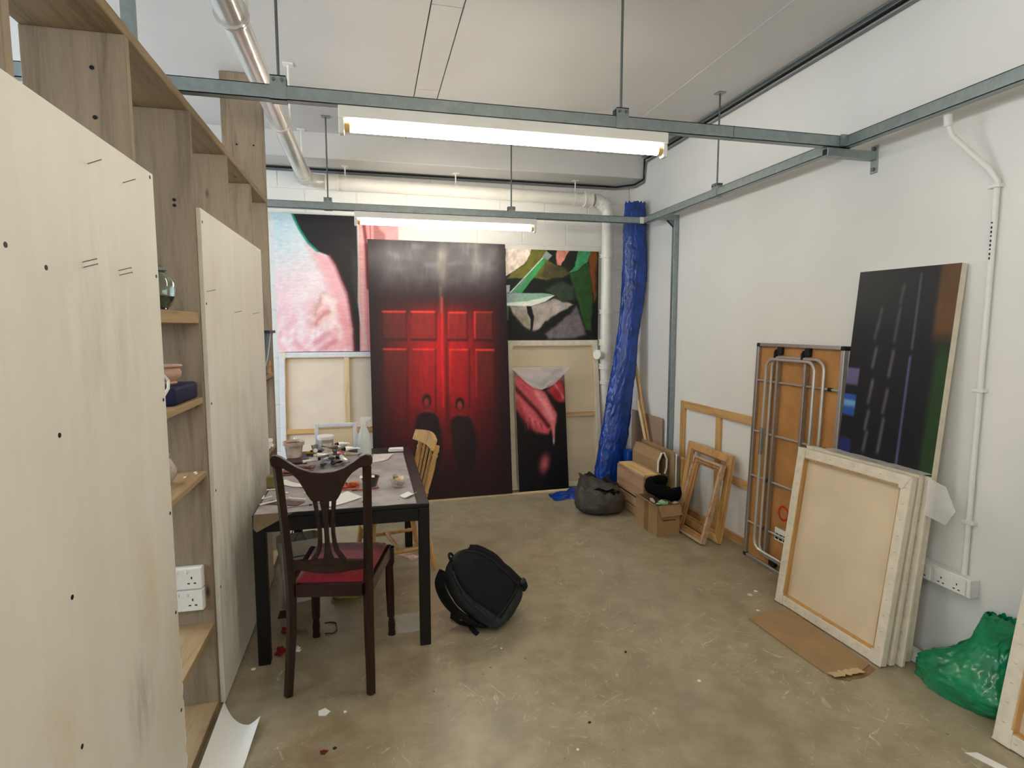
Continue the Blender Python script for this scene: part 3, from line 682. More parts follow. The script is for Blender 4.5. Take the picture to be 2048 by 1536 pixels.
def art_pink(X, Y):
    A = Art(X, Y, (222, 224, 228)); v = (Y - 50) / 1415; u = (X - 90) / 1215
    A.over(ss(0.1, 0.75, v), (238, 208, 216)); A.over(ss(0.5, 0.0, v) * ss(0.35, 0.0, u), (188, 220, 232), .8)
    n = vnoise(X * .8 + Y * .5, Y * .35 - X * .5, 70, 4)
    A.over(ss(0.35, 1.0, v) * n, (236, 178, 196), .9); A.over(ss(0.4, 1.0, v) * vnoise(X + Y * .6, Y * .4 - X * .6, 45, 9) ** 2, (250, 236, 236), 1)
    A.poly([(380, 360), (480, 430), (600, 480), (660, 560), (720, 720), (770, 880), (800, 1050), (830, 1460), (560, 1460), (640, 1000), (560, 700)], (232, 168, 176), 60, .8, 20)
    A.poly([(225, 40), (330, 250), (390, 340), (480, 425), (600, 470), (660, 560), (720, 720), (775, 850), (800, 1000), (822, 1200), (840, 1480), (900, 1480), (905, 1200), (885, 900), (890, 500), (880, 40)], (40, 37, 40), 9, 1)
    A.line([(600, 470), (660, 570), (720, 730), (775, 870), (800, 1010), (822, 1200), (840, 1480)], 14, (120, 50, 52), 26, .75)
    A.line([(228, 40), (300, 200), (390, 340), (480, 425)], 11, (24, 150, 125), 8, .95)
    A.poly([(830, 400), (880, 500), (885, 900), (870, 1000), (820, 700)], (66, 64, 60), 30, .7)
    A.over(ss(888, 905, X), (226, 150, 152)); A.line([(925, 40), (930, 700), (930, 1460)], 22, (240, 186, 184), 26, .8)
    A.line([(885, 150), (890, 600), (885, 950), (905, 1150), (950, 1300), (960, 1460)], 7, (206, 196, 190), 8, .9)
    A.line([(950, 150), (975, 380), (985, 800)], 16, (130, 60, 60), 14, .9)
    A.poly([(1000, 40), (1305, 40), (1305, 400), (1000, 400)], (230, 160, 162), 8); A.poly([(1050, 60), (1120, 190), (1170, 230), (1170, 400), (1045, 400)], (168, 108, 108), 18, .9); A.line([(1012, 60), (1020, 400)], 6, (176, 90, 96), 6)
    wx = X + 46 * (vnoise(X, Y, 90, 21) - .5) + 18 * (vnoise(X, Y, 30, 22) - .5); wy = Y + 46 * (vnoise(X, Y, 90, 23) - .5) + 18 * (vnoise(X, Y, 30, 24) - .5)
    B = Art(wx, wy, (0, 0, 0)); B.C = A.C
    for p, w, c, a in ((((440, 1060), (490, 980), (545, 880)), 26, (190, 140, 126), .7), (((458, 1180), (500, 1110), (590, 1050)), 34, (192, 116, 110), .7), (((490, 1170), (560, 1120), (640, 1060)), 10, (246, 208, 184), .7), (((460, 1060), (520, 1000), (590, 930)), 9, (246, 212, 188), .7),
                    (((470, 1380), (530, 1320), (600, 1280)), 18, (190, 118, 130), .6), (((500, 1450), (560, 1410), (640, 1360)), 24, (196, 118, 128), .6), (((250, 1380), (300, 1420), (350, 1480)), 26, (212, 138, 154), .6), (((560, 900), (660, 940), (650, 1080), (600, 1200)), 26, (252, 240, 232), .65), (((640, 1160), (700, 1200), (705, 1320)), 26, (250, 234, 232), .6), (((140, 1260), (210, 1180), (280, 1110)), 16, (222, 172, 192), .5),
                    (((300, 950), (330, 1150), (290, 1320)), 40, (238, 226, 236), .6), (((700, 980), (760, 1150), (800, 1400)), 22, (226, 150, 150), .6), (((420, 700), (380, 850), (250, 900)), 50, (244, 232, 234), .5), (((640, 1420), (730, 1350), (790, 1250)), 18, (236, 170, 172), .6), (((350, 1440), (450, 1350), (470, 1250)), 20, (248, 228, 232), .6)):
        B.line(p, w, c, w * 1.5, a)
    A.C = B.C; A.grain(.05, 40, 14, 3); A.grain(.03, 12, 8, 7); return A.C
def art_red(X, Y):
    A = Art(X, Y, (34, 12, 17)); v = Y
    A.over(ss(430, 200, v), (58, 57, 62)); sw = vnoise(X + 60 * vnoise(X, Y, 80, 31), Y * 1.6 + 90 * vnoise(X, Y, 110, 32), 60, 2); A.over(ss(380, 60, v) * sw ** 1.5, (112, 110, 112), .75)
    A.ell(440, 150, 26, 130, (128, 118, 110), .9, .6); A.ell(640, 130, 24, 90, (124, 120, 112), .9, .55); A.ell(250, 170, 40, 80, (80, 78, 80), .9, .4)
    g = np.exp(-((X - 440) / 270) ** 2) * ss(330, 520, v) * ss(1480, 850, v)
    A.over(g, (168, 14, 26), .98); g2 = np.exp(-((X - 440) / 160) ** 2) * ss(520, 700, v) * ss(1130, 850, v); A.over(g2, (206, 16, 32), .85)
    g3 = np.exp(-((X - 440) / 300) ** 2) * ss(600, 1100, v); A.over(g3, (70, 12, 20), .35)
    rows = [(105, 440, 230, 600), (265, 440, 398, 600), (475, 443, 580, 600), (630, 440, 735, 600), (110, 655, 235, 1080), (275, 655, 395, 1010), (482, 655, 590, 985), (637, 655, 745, 1010)]
    for i, (a, b, c, d) in enumerate(rows):
        low = i >= 4; outer = i % 4 in (0, 3)
        f = ss(0, 8, X - a) * ss(0, 8, c - X) * ss(0, 8, Y - b) * ss(0, 10, d - Y)
        if low: f = f * ss(d, b + 60, Y)
        A.over(f, (96, 30, 26) if outer else (128, 30, 28), .75 if (outer or not low) else .3)
        A.line([(a, b), (c, b)], 5, (232, 58, 40), 5, .9 if not (i == 3) else .5)
        if i % 4 >= 2: A.line([(a, b), (a, b + (d - b) * (.95 if not low else .75))], 4, (226, 60, 40), 5, .8 if i != 7 else .5)
        A.line([(a, d), (c, d)], 6, (40, 10, 14), 8, .8 if not low else .2); A.line([(c + 6, b), (c + 6, d)], 5, (60, 8, 14), 7, .6)
    A.over(ss(625, 640, Y) * 0, (0, 0, 0)); A.line([(438, 360), (440, 640), (445, 980)], 5, (214, 46, 34), 8, .7); A.line([(430, 300), (432, 440)], 8, (130, 110, 96), 10, .4)
    A.line([(462, 420), (470, 1130)], 12, (70, 6, 12), 12, .6)
    for hx, hy, body, lean in ((350, 950, [(290, 1045), (318, 1015), (385, 1010), (412, 1040), (436, 1120), (440, 1200), (425, 1320), (400, 1400), (345, 1420), (300, 1330), (282, 1180)], 0), (540, 968, [(487, 1060), (520, 1030), (575, 1030), (606, 1055), (636, 1140), (630, 1260), (600, 1370), (565, 1402), (530, 1350), (500, 1230)], 0)):
        A.poly(body, (22, 13, 16), 12, .95, 8); A.ell(hx, hy - 4, 25, 36, (26, 12, 14), .3, .95); A.line([(hx, hy + 20), (hx, hy + 56)], 11, (104, 28, 28), 8, .9); A.ell(hx - 1, hy + 5, 15, 24, (150, 48, 42), .35, .95)
        A.line([(hx - 30, hy + 62), (hx, hy + 50), (hx + 34, hy + 64)], 5, (150, 40, 36), 6, .6); A.ell(hx, hy + 34, 12, 14, (110, 30, 30), .5, .8)
        A.poly([(hx - 40, hy + 110), (hx + 20, hy + 105), (hx + 10, hy + 300), (hx - 20, hy + 300)], (46, 30, 30), 30, .5)
    A.over(np.clip(ss(150, 20, X) + ss(720, 830, X), 0, 1), (22, 14, 20), .75); A.over(ss(1150, 1480, Y), (26, 10, 14), .55); A.grain(.12, 16, 60, 6); return A.C
def art_knife(X, Y):
    X0, Y0 = X, Y; X = X + 26 * (vnoise(X, Y, 110, 41) - .5) + 12 * (vnoise(X, Y, 40, 42) - .5); Y = Y + 26 * (vnoise(X0, Y, 110, 43) - .5) + 12 * (vnoise(X0, Y, 40, 44) - .5)
    A = Art(X, Y, (24, 26, 25))
    A.poly([(430, 90), (640, 90), (680, 250), (760, 300), (980, 440), (860, 480), (640, 530), (480, 490), (80, 500), (200, 400), (330, 310)], (112, 108, 48), 14, 1, 20)
    A.poly([(640, 280), (900, 330), (1000, 440), (860, 490), (640, 530), (560, 460)], (74, 70, 46), 40, .9)
    A.poly([(60, 70), (440, 80), (390, 200), (330, 310), (200, 400), (70, 475)], (230, 214, 206), 7)
    A.poly([(700, 90), (1100, 90), (1090, 200), (1000, 440), (880, 330), (740, 260)], (34, 36, 34), 24, .95)
    A.poly([(790, 90), (965, 90), (960, 130), (900, 230), (835, 318), (785, 300), (768, 200)], (222, 142, 126), 9)
    A.poly([(1230, 270), (1280, 400), (1312, 700), (1312, 1260), (1225, 1220), (1130, 900), (1040, 640), (990, 450), (1100, 380)], (44, 78, 38), 14)
    A.poly([(1290, 90), (1395, 90), (1395, 700), (1335, 860), (1310, 600), (1250, 250)], (124, 72, 30), 12, .95); A.over(ss(1345, 1400, X), (22, 18, 16), .85); A.over(ss(1310, 1335, X) * ss(840, 900, Y), (16, 20, 18))
    A.poly([(1095, 90), (1295, 90), (1235, 270), (1085, 390), (972, 448), (1050, 330)], (66, 148, 100), 7)
    A.poly([(640, 660), (860, 545), (1040, 620), (1060, 800), (880, 830), (720, 760)], (58, 74, 56), 40, .9)
    A.poly([(130, 890), (480, 880), (760, 800), (960, 845), (1045, 880), (900, 960), (700, 1080), (500, 1262), (440, 1262), (330, 1170), (200, 1030)], (170, 160, 156), 20, 1, 20)
    A.poly([(210, 1020), (420, 1060), (440, 1250), (300, 1150)], (120, 116, 80), 50, .5)
    A.poly([(1085, 900), (1180, 1130), (1235, 1310), (980, 1370), (700, 1370), (640, 1290), (900, 1090)], (114, 107, 110), 30)
    A.poly([(355, 890), (435, 890), (484, 1080), (462, 1270), (432, 1262), (440, 1090), (385, 1000)], (24, 22, 24), 8)
    A.grain(.16, 60, 90, 51); A.X, A.Y = X0, Y0
    A.poly([(85, 600), (140, 595), (135, 700), (85, 710)], (176, 178, 182), 5)
    A.poly([(585, 205), (650, 240), (300, 718), (140, 706)], (64, 146, 88), 5); A.line([(590, 215), (145, 704)], 8, (206, 222, 214), 6); A.poly([(560, 250), (610, 290), (450, 520), (430, 470)], (70, 170, 96), 16, .8); A.line([(340, 520), (200, 700)], 26, (120, 140, 140), 20, .6)
    A.poly([(640, 115), (725, 180), (665, 245), (582, 200)], (150, 156, 158), 5)
    A.poly([(70, 712), (600, 712), (700, 725), (770, 745), (640, 830), (440, 895), (70, 888)], (140, 176, 160), 4); A.poly([(70, 850), (380, 828), (620, 772), (768, 745), (640, 830), (440, 896), (70, 890)], (232, 238, 232), 10, .95); A.poly([(70, 712), (330, 715), (200, 790), (70, 800)], (150, 156, 172), 24, .8)
    A.poly([(90, 895), (130, 895), (128, 1095), (98, 1095)], (64, 112, 84), 8); A.grain(.07, 30, 24, 8); return A.C
def art_hand(X, Y):
    A = Art(X, Y, (11, 9, 13)); A.over(ss(560, 380, Y) * (.5 + .5 * vnoise(X, Y, 60, 3)), (226, 164, 170), .9); A.ell(400, 430, 90, 30, (120, 116, 124), .8, .6)
    A.poly([(130, 400), (250, 440), (380, 515), (430, 600), (522, 770), (505, 835), (470, 900), (440, 930), (330, 925), (250, 860), (170, 720), (130, 640)], (196, 84, 92), 22, 1, 30)
    A.poly([(300, 500), (400, 560), (500, 770), (470, 860), (400, 760)], (222, 128, 132), 30, .8); A.poly([(140, 560), (230, 660), (330, 800), (330, 900), (230, 800)], (214, 104, 112), 26, .7)
    A.line([(130, 500), (220, 600), (330, 720), (440, 870)], 17, (70, 18, 26), 18, .9); A.poly([(455, 830), (505, 820), (492, 1010), (484, 1045), (470, 930)], (206, 110, 112), 10); A.ell(484, 1005, 8, 30, (170, 180, 190), .4, .8)
    A.poly([(425, 540), (540, 410), (595, 520), (600, 650), (540, 645), (470, 580)], (172, 52, 60), 22); A.line([(500, 470), (585, 610)], 10, (224, 140, 144), 12, .7); A.ell(520, 580, 40, 50, (140, 18, 26), .6, .7)
    for k in range(9): A.line([(210 + k * 26, 760 + k * 14), (225 + k * 26, 905 - (k % 3) * 20)], 5, (228, 130, 136) if k % 2 else (120, 30, 40), 7, .5)
    A.ell(395, 1215, 40, 80, (186, 88, 94), .95, .95, .2); A.poly([(160, 640), (250, 800), (330, 900), (260, 900), (170, 760)], (130, 34, 44), 40, .6); A.line([(330, 560), (420, 680), (480, 800)], 12, (240, 170, 170), 26, .6); A.grain(.1, 24, 20, 12); return A.C
def art_dark(U, T):
    A = Art(U, T, (17, 18, 24)); A.over(ss(.8, .0, T) * .6, (34, 36, 38), .5)
    A.over(ss(.80, .86, U) * ss(.44, .30, T), (92, 62, 34)); A.over(ss(.84 - .0, .92, U) * ss(.32, .5, T), (36, 62, 30))
    A.over(ss(.80, .82, U) * ss(.3, .0, T) * 0, (0, 0, 0))
    for a, b in ((.04, .42), (.47, 1.1)): A.line([(.655, a), (.66, b)], .010, (92, 96, 140) if a > .3 else (84, 84, 96), .010, .9)
    for cx, t0, t1 in ((.29, .22, .30), (.27, .31, .37), (.285, .44, .53), (.29, .62, .73), (.29, .79, .88), (.30, .91, 1.0), (.49, .10, .18), (.48, .22, .38), (.47, .45, .57), (.46, .66, .77), (.46, .82, .99)):
        A.line([(cx + .012, t0), (cx - .004, t1)], .016, (104, 100, 112) if t0 > .4 else (74, 74, 80), .018, .8)
    A.over(ss(.15, .13, U) * ss(.545, .56, T) * ss(.66, .64, T), (108, 96, 140), .9); A.over(ss(.15, .13, U) * ss(.70, .71, T) * ss(.84, .82, T), (42, 80, 160), .95); A.over(ss(.15, .13, U) * ss(.73, .75, T) * ss(.79, .76, T), (120, 176, 200), .8); A.over(ss(.16, .13, U) * ss(.95, .97, T), (34, 40, 100), .9)
    A.grain(.1, .05, .12, 15); return A.C

def painted_face(parent, w, h, fn, nx, nz, fmap, name='painted_face', rough=0.5):
    us, vs = np.meshgrid(np.linspace(0, 1, nx), np.linspace(0, 1, nz))
    X, Y = fmap(us, vs); C = np.clip(fn(X, Y) * 1.05, 0, 255) / 255.0
    L = np.where(C <= 0.04045, C / 12.92, ((C + 0.055) / 1.055) ** 2.4).reshape(-1, 3)
    b = MB().grid(nx, nz, lambda u, v: ((u - .5) * w, -0.0008, v * h))
    o = b.build(name, paint_mat('oil_paint_%d' % int(rough * 100), rough), parent, recalc=False)
    at = o.data.color_attributes.new('Col', 'FLOAT_COLOR', 'POINT')
    at.data.foreach_set('color', np.concatenate([L, np.ones((len(L), 1))], 1).astype(np.float32).ravel()); return o
def bilin(tl, tr, br, bl):
    def f(u, v):
        t = 1 - v
        X = (tl[0] * (1 - u) + tr[0] * u) * (1 - t) + (bl[0] * (1 - u) + br[0] * u) * t
        Y = (tl[1] * (1 - u) + tr[1] * u) * (1 - t) + (bl[1] * (1 - u) + br[1] * u) * t
        return X, Y
    return f
def lean_rot(base_to_top, h, yaw=0.0):
    return (-math.asin(max(-1, min(1, base_to_top / h))), 0, yaw)
def painting(label, w, h, t, loc, rot, fn, nx, nz, fmap, edge, rough=0.5):
    loc = (loc[0], loc[1], loc[2] + t * math.sin(abs(rot[0])) + .0005)
    r = thing('painting', label, 'painting', loc, rot)
    MB().box(-w / 2, w / 2, 0, t, 0, h).build('canvas_wrap', edge, r, bevel=0.003)
    painted_face(r, w, h, fn, nx, nz, fmap, rough=rough); return r
def reversed_canvas(label, w, h, t, loc, rot, bw=0.045, bar=M_PRIME, lip=M_PALEZ, cross_h=(), cross_v=(), cloth=M_CANV, name='stretched_canvas', crossmat=None, folds=True, roll=0):
    loc = (loc[0], loc[1], loc[2] + t * math.sin(abs(rot[0])) + .0005)
    r = thing(name, label, 'canvas', loc, rot)
    MB().box(-w / 2 + 0.002, w / 2 - 0.002, t - 0.004, t, 0.002, h - 0.002).build('canvas_cloth', cloth, r)
    for x0, x1 in ((-w / 2, -w / 2 + bw), (w / 2 - bw, w / 2)):
        MB().box(x0, x1, 0, t - 0.004, 0, h).build('stretcher_bar', bar, r, bevel=0.004, seg=2)
    for z0, z1 in ((0, bw), (h - bw, h)):
        MB().box(-w / 2 + bw, w / 2 - bw, 0, t - 0.004, z0, z1).build('stretcher_bar', bar, r, bevel=0.004, seg=2)
    e = 0.006
    for q in (MB().box(-w / 2 + bw, -w / 2 + bw + e, 0.004, t - 0.004, bw, h - bw), MB().box(w / 2 - bw - e, w / 2 - bw, 0.004, t - 0.004, bw, h - bw)):
        q.build('inner_edge', lip, r)
    for q in (MB().box(-w / 2 + bw, w / 2 - bw, 0.004, t - 0.004, bw, bw + e), MB().box(-w / 2 + bw, w / 2 - bw, 0.004, t - 0.004, h - bw - e, h - bw)):
        q.build('inner_edge', lip, r)
    for z in cross_h: MB().box(-w / 2 + bw, w / 2 - bw, 0.006, t - 0.012, z - 0.022, z + 0.022).build('cross_bar', crossmat or M_PALEX, r, bevel=0.002)
    for x, z0, z1 in cross_v: MB().box(x - 0.022, x + 0.022, 0.004, t - 0.014, z0, z1).build('cross_bar', M_PALEZ, r, bevel=0.002)
    if folds:
        for sx in (-1, 1):
            for z0, z1 in ((h, h - bw * 1.25), (0, bw * 1.25)):
                MB().prism([(sx * w / 2, z0), (sx * (w / 2 - bw * 1.2), z0), (sx * (w / 2 - bw * 1.15), z1), (sx * (w / 2 - bw * .75), z1)], lambda p, d: (p[0], d, p[1]), -0.003, 0.001).build('folded_corner', M_PRIME, r)
    st = MB(); k = 0; L = np.arange(0.08, h - 0.05, 0.075)
    for z in L:
        for sx in (-1, 1): st.box(sx * (w / 2 - bw * .5) - 0.005, sx * (w / 2 - bw * .5) + 0.005, -0.0012, 0.001, z - 0.001, z + 0.001)
    for x in np.arange(-w / 2 + 0.08, w / 2 - 0.05, 0.075):
        for z in (bw * .5, h - bw * .5): st.box(x - 0.005, x + 0.005, -0.0012, 0.001, z - 0.001, z + 0.001)
    so = st.build('staples', mat('dull_staples', (176, 166, 148), 0.5, 0.3), r); so['kind'] = 'stuff'
    return r
M_WEDGE = mat('white_primed_edge', (222, 224, 232), 0.7, 0, 0.03)
# against the back wall: two reversed canvases on the floor carry the paintings above
reversed_canvas('large reversed canvas with upright cross bar leaning below the pink painting', 1.05, 1.33, 0.04, (-0.265, 5.30, 0), lean_rot(0.155, 1.33), 0.045, M_WEDGE, M_PINE, (0.63,), ((0.045, 0.652, 1.285),), mat('pinkish_canvas', (228, 214, 196), 0.85, 0, 0.03, 4), crossmat=M_PINEX)
painting('large pink and black painting of a pale fleshy form above a reversed canvas', 1.06, 1.20, 0.038, (-0.272, 5.478, 1.331), lean_rot(0.012, 1.20), art_pink, 200, 220, bilin((45, 45), (1305, 60), (1305, 1470), (100, 1470)), M_WEDGE)
painting('tall dark painting of a glowing red panelled door with two figures', 1.24, 2.305, 0.042, (0.615, 5.088, 0.019), lean_rot(0.262, 2.305, RAD(1.8)), art_red, 190, 330, bilin((22, 25), (815, 50), (850, 1468), (62, 1535)), mat('dark_painted_edge', (28, 20, 24), 0.6), 0.42)
rc2 = reversed_canvas('reversed cream canvas wrapped in clear plastic below the knife painting', 0.925, 1.43, 0.04, (1.73, 5.255, 0), lean_rot(0.21, 1.43), 0.05, M_PRIME, M_PALEZ, (0.70,), (), mat('wrapped_canvas', (214, 196, 164), 0.4, 0, 0.06, 3, spec=0.5), crossmat=M_PINEX)
def wrapfn(u, v): return ((u - .5) * 0.93, -0.006 - 0.004 * (fbm((u * 9, v * 7, 1.3)) + fbm((u * 25, v * 5, 4.1)) * .6), 0.02 + v * 1.41)
def film_mat(name, a, c=(240, 240, 236)):
    m, nt, bs = base_mat(name); bs.inputs['Base Color'].default_value = lin(c); bs.inputs['Roughness'].default_value = 0.12; bs.inputs['Alpha'].default_value = a; bs.inputs['Specular IOR Level'].default_value = 0.7
    MATS[name] = m; return m
M_FILM = film_mat('clear_film', 0.10)
MB().grid(40, 50, wrapfn).build('plastic_wrap', M_FILM, rc2, smooth=60, label='clear glossy plastic film')
painting('painting of green knives over dark folded cloth above a wrapped canvas', 0.945, 0.868, 0.038, (1.728, 5.475, 1.421), lean_rot(0.010, 0.868), art_knife, 210, 200, bilin((65, 85), (1400, 125), (1410, 1385), (95, 1385)), mat('black_painted_edge', (18, 18, 18), 0.6))
painting('small narrow painting of red fingers on black with tissue over its top', 0.50, 1.17, 0.022, (1.565, 5.185, 0.002), lean_rot(0.155, 1.17, RAD(3)), art_hand, 80, 180, bilin((130, 320), (597, 320), (615, 1452), (165, 1472)), M_PRIME, 0.42)
# tissue over the small painting
def tis(u, v):
    w = 0.58 * (1 - v) + 0.16 * math.sqrt(max(0, 1 - v ** 4)) * v + .02; x = (u - .47) * w - 0.005 + .01 * v
    return (x, -0.010 - 0.009 * fbm((u * 6, v * 5, 2.2)) - 0.004 * v, 1.172 - v * 0.215)
tp = thing('tissue_paper', 'white tissue paper draped over the top of the finger painting', 'paper', (1.565, 5.185, 0.006), lean_rot(0.155, 1.17, RAD(3)))
MB().grid(20, 12, tis).build('front_flap', M_TISSUE, tp, smooth=60)
MB().grid(12, 4, lambda u, v: ((u - .47) * 0.58 - 0.005, -0.005 + v * 0.036, 1.174 + 0.003 * fbm((u * 6, v * 3, 8)))).build('top_flap', M_TISSUE, tp, smooth=60)
bt = MB().box(-0.05, 1.86, 5.098, 5.122, 0.0, 0.018); b_ = bt.build('floor_batten', M_PALEX, bevel=0.002)
tag(b_, 'thin pale wooden batten on the floor under the red door painting', 'batten')
b_.rotation_euler = (0, 0, RAD(2.2)); b_.location.y += 0.005
# against the right wall
YAWR = RAD(-90)
painting('tall dark abstract painting with pale dashes leaning on the right wall', 0.545, 1.83, 0.034, (2.37, 2.336, 0.004), (lean_rot(0.132, 1.83)[0], RAD(0.8), YAWR), art_dark, 90, 260, lambda u, v: (u, (1 - v) * 2.02), M_PRIME, 0.4)
rcl = [('front cream reversed canvas of the stack, its foot beside the floor cardboard', 0.69, 0.885, 0.036, (2.212, 2.400, 0.0), 0.112, RAD(-88.0)),
       ('second cream canvas in the stack behind the front reversed canvas', 0.695, 0.89, 0.026, (2.2735, 2.402, 0.0), 0.100, RAD(-89.2)),
       ('rearmost cream canvas of the stack leaning towards the dark abstract painting', 0.70, 0.885, 0.018, (2.321, 2.385, 0.0), 0.087, RAD(-90))]
for lab, w_, h_, t_, lc, dx, yw in rcl:
    reversed_canvas(lab, w_, h_, t_, lc, lean_rot(dx, h_, yw), 0.05, M_PRIME, M_PINE)
reversed_canvas('cream reversed canvas beside the green plastic bag at the right wall', 0.90, 1.50, 0.04, (2.252, 1.130, 0), lean_rot(0.235, 1.50, RAD(-89.2)), 0.055, M_PRIME, M_PINE, (0.75,))
# tissue sheet over the canvas stack
tt = thing('tissue_paper', 'white tissue sheet lying over the top of the stacked cream canvases', 'paper', (2.36, 2.33, 0.88))
MB().grid(26, 8, lambda u, v: (2.355 + v * 0.072, 2.62 - u * 0.58, 0.8995 - v * 0.004 + 0.003 * fbm((u * 8, v * 3, 5)) - (0.003 * u if u > .9 else 0))).build('top_sheet', M_TISSUE, tt, world=True, smooth=60)
MB().grid(10, 10, lambda u, v: (2.375 + u * 0.055 + 0.004 * fbm((u * 4, v * 4, 3)), 2.018 - u * (0.09 * (1 - abs(v - .55))), 0.888 - v * 0.17 - u * 0.035)).build('hanging_corner', M_TISSUE, tt, world=True, smooth=60)
# large bare stretcher frame on the wall
sf = thing('stretcher_frame', 'large bare pine stretcher frame standing against the right wall', 'frame', (2.53, 3.75, 0))
x0, x1 = 2.517, 2.538
ya, yb = 3.395, 4.395
for y0, y1 in ((ya, ya + 0.06), (yb - 0.06, yb)): MB().box(x0, x1, y0, y1, 0, 0.937).build('frame_bar', M_PINE, sf, world=True, bevel=0.002)
for z0, z1 in ((0, 0.06), (0.877, 0.937)): MB().box(x0, x1, ya + 0.06, yb - 0.06, z0, z1).build('frame_bar', wood('pine_bar_along', (205, 164, 108), (172, 126, 70), 'Y', 0.45), sf, world=True, bevel=0.002)
MB().box(x0 + 0.003, x1, 3.82, 3.88, 0.06, 0.877).build('cross_bar', M_PINE, sf, world=True, bevel=0.002)
MB().box(x0 + 0.004, x1, ya + 0.06, 3.82, 0.415, 0.475).build('cross_bar', MATS['pine_bar_along'], sf, world=True, bevel=0.002)
# picture frames
def picture_frame(label, w, h, loc, rot, rails, group=None):
    loc = (loc[0], loc[1], loc[2] + 0.04 * math.sin(abs(rot[0])) + .0005)
    t = thing('picture_frame', label, 'frame', loc, rot)
    off = 0.0
    for (bw, d0, d1, m_) in rails:
        iw, ih = w / 2 - off, h - off
        for sx in (-1, 1):
            MB().prism([(sx * iw, off), (sx * (iw - bw), off + bw), (sx * (iw - bw), ih - bw), (sx * iw, ih)], lambda p, d: (p[0], d, p[1]), d0, d1).build('side_rail', m_, t, bevel=0.003)
        for z0, z1 in ((off, off + bw), (ih, ih - bw)):
            MB().prism([(-iw, z0), (iw, z0), (iw - bw, z1), (-iw + bw, z1)], lambda p, d: (p[0], d, p[1]), d0, d1).build('cross_rail', m_, t, bevel=0.003)
        off += bw
    return t
M_FRW = wood('worn_frame_wood', (186, 140, 90), (140, 96, 56), 'Z', 0.5)
M_FRW2 = wood('worn_frame_wood_pale', (200, 172, 140), (150, 104, 76), 'X', 0.6)
picture_frame('moulded worn wooden picture frame beside the cardboard box, in front of a plainer frame', 0.36, 0.585, (2.238, 3.765, 0), lean_rot(0.152, 0.585, RAD(-88.5)), [(0.018, 0, 0.04, M_FRW2), (0.024, 0.012, 0.04, M_FRW), (0.014, 0.024, 0.04, M_FRW)])
picture_frame('plain pine picture frame leaning behind the worn moulded frame', 0.585, 0.64, (2.372, 3.868, 0), lean_rot(0.09, 0.64, RAD(-90)), [(0.055, 0, 0.035, M_PINE), (0.012, 0.012, 0.035, M_FRW)])
# ================================================================== TABLE
TZ = 0.712
tb = thing('work_table', 'black-brown rectangular table covered with a grey sheet and painting things', 'table', (-0.14, 3.42, 0))
TX0, TX1, TY0, TY1 = -0.537, 0.252, 2.735, 4.10
for x in (TX0, TX1 - 0.052):
    for y in (TY0, TY1 - 0.052):
        MB().box(x, x + 0.052, y, y + 0.052, 0, TZ - 0.02).build('leg', M_BLACKW, tb, world=True, bevel=0.003)
MB().box(TX0, TX1, TY0, TY1, TZ - 0.02, TZ).build('table_top', M_BLACKW, tb, world=True, bevel=0.003)
for a in ((TX0 + 0.052, TX1 - 0.052, TY0 + 0.004, TY0 + 0.026), (TX0 + 0.052, TX1 - 0.052, TY1 - 0.026, TY1 - 0.004), (TX0 + 0.004, TX0 + 0.026, TY0 + 0.052, TY1 - 0.052), (TX1 - 0.026, TX1 - 0.004, TY0 + 0.052, TY1 - 0.052)):
    MB().box(*a, TZ - 0.085, TZ - 0.02).build('apron', M_BLACKW, tb, world=True, bevel=0.002)
M_MAT = mat('grey_work_sheet', (176, 172, 172), 0.6, 0, 0.06, 6, spec=0.3, c2=(136, 128, 130))
ms = thing('table_sheet', 'paint-stained grey sheet covering most of the black table top', 'sheet', (-0.17, 3.3, TZ))
MB().grid(30, 40, lambda u, v: (-0.528 + u * (0.72 - 0.003 * v), TY0 + 0.002 + v * 1.16, TZ + 0.0022 + 0.0014 * fbm((u * 6, v * 12, 1)))).build('sheet', M_MAT, ms, world=True, smooth=60)
MB().add([(-0.53, TY0 - 0.002, TZ + 0.002), (-0.36, TY0 - 0.002, TZ + 0.002), (-0.515, TY0 - 0.03, TZ - 0.07), (-0.53, TY0 - 0.022, TZ - 0.055)], [(0, 1, 2, 3)]).build('hanging_corner', mat('brown_paper', (122, 106, 84), 0.8), ms, world=True)
Z0 = TZ + 0.0040
# ---- objects standing on the table
M_TERRA = mat('stained_terracotta', (196, 186, 172), 0.7, 0, 0.12, 12, c2=(160, 128, 106))
ft = thing('plant_pot', 'stained cream terracotta pot at the far corner of the table', 'pot', (-0.502, 3.93, Z0))
MB().lathe([(0, 0), (0.047, 0), (0.056, 0.075), (0.066, 0.077), (0.068, 0.10), (0.062, 0.10), (0.054, 0.09), (0.046, 0.012), (0, 0.012)], 28).build('body', M_TERRA, ft, smooth=True)
MB().lathe([(0, 0.086), (0.054, 0.087), (0.054, 0.088), (0, 0.089)], 24).build('contents', mat('rust_brown', (96, 52, 36), 0.8), ft)
tn = thing('paint_tin', 'round grey tin with white plastic lid on the table', 'tin', (-0.302, 3.885, Z0))
MB().lathe([(0, 0), (0.047, 0), (0.049, 0.004), (0.049, 0.118), (0.047, 0.122), (0, 0.122)], 28).build('body', mat('grey_tin_label', (150, 144, 136), 0.4, 0.2, 0.12, 22), tn, smooth=True)
MB().lathe([(0, 0.116), (0.052, 0.116), (0.053, 0.134), (0.049, 0.139), (0, 0.139)], 28).build('lid', M_WPL, tn, smooth=True)
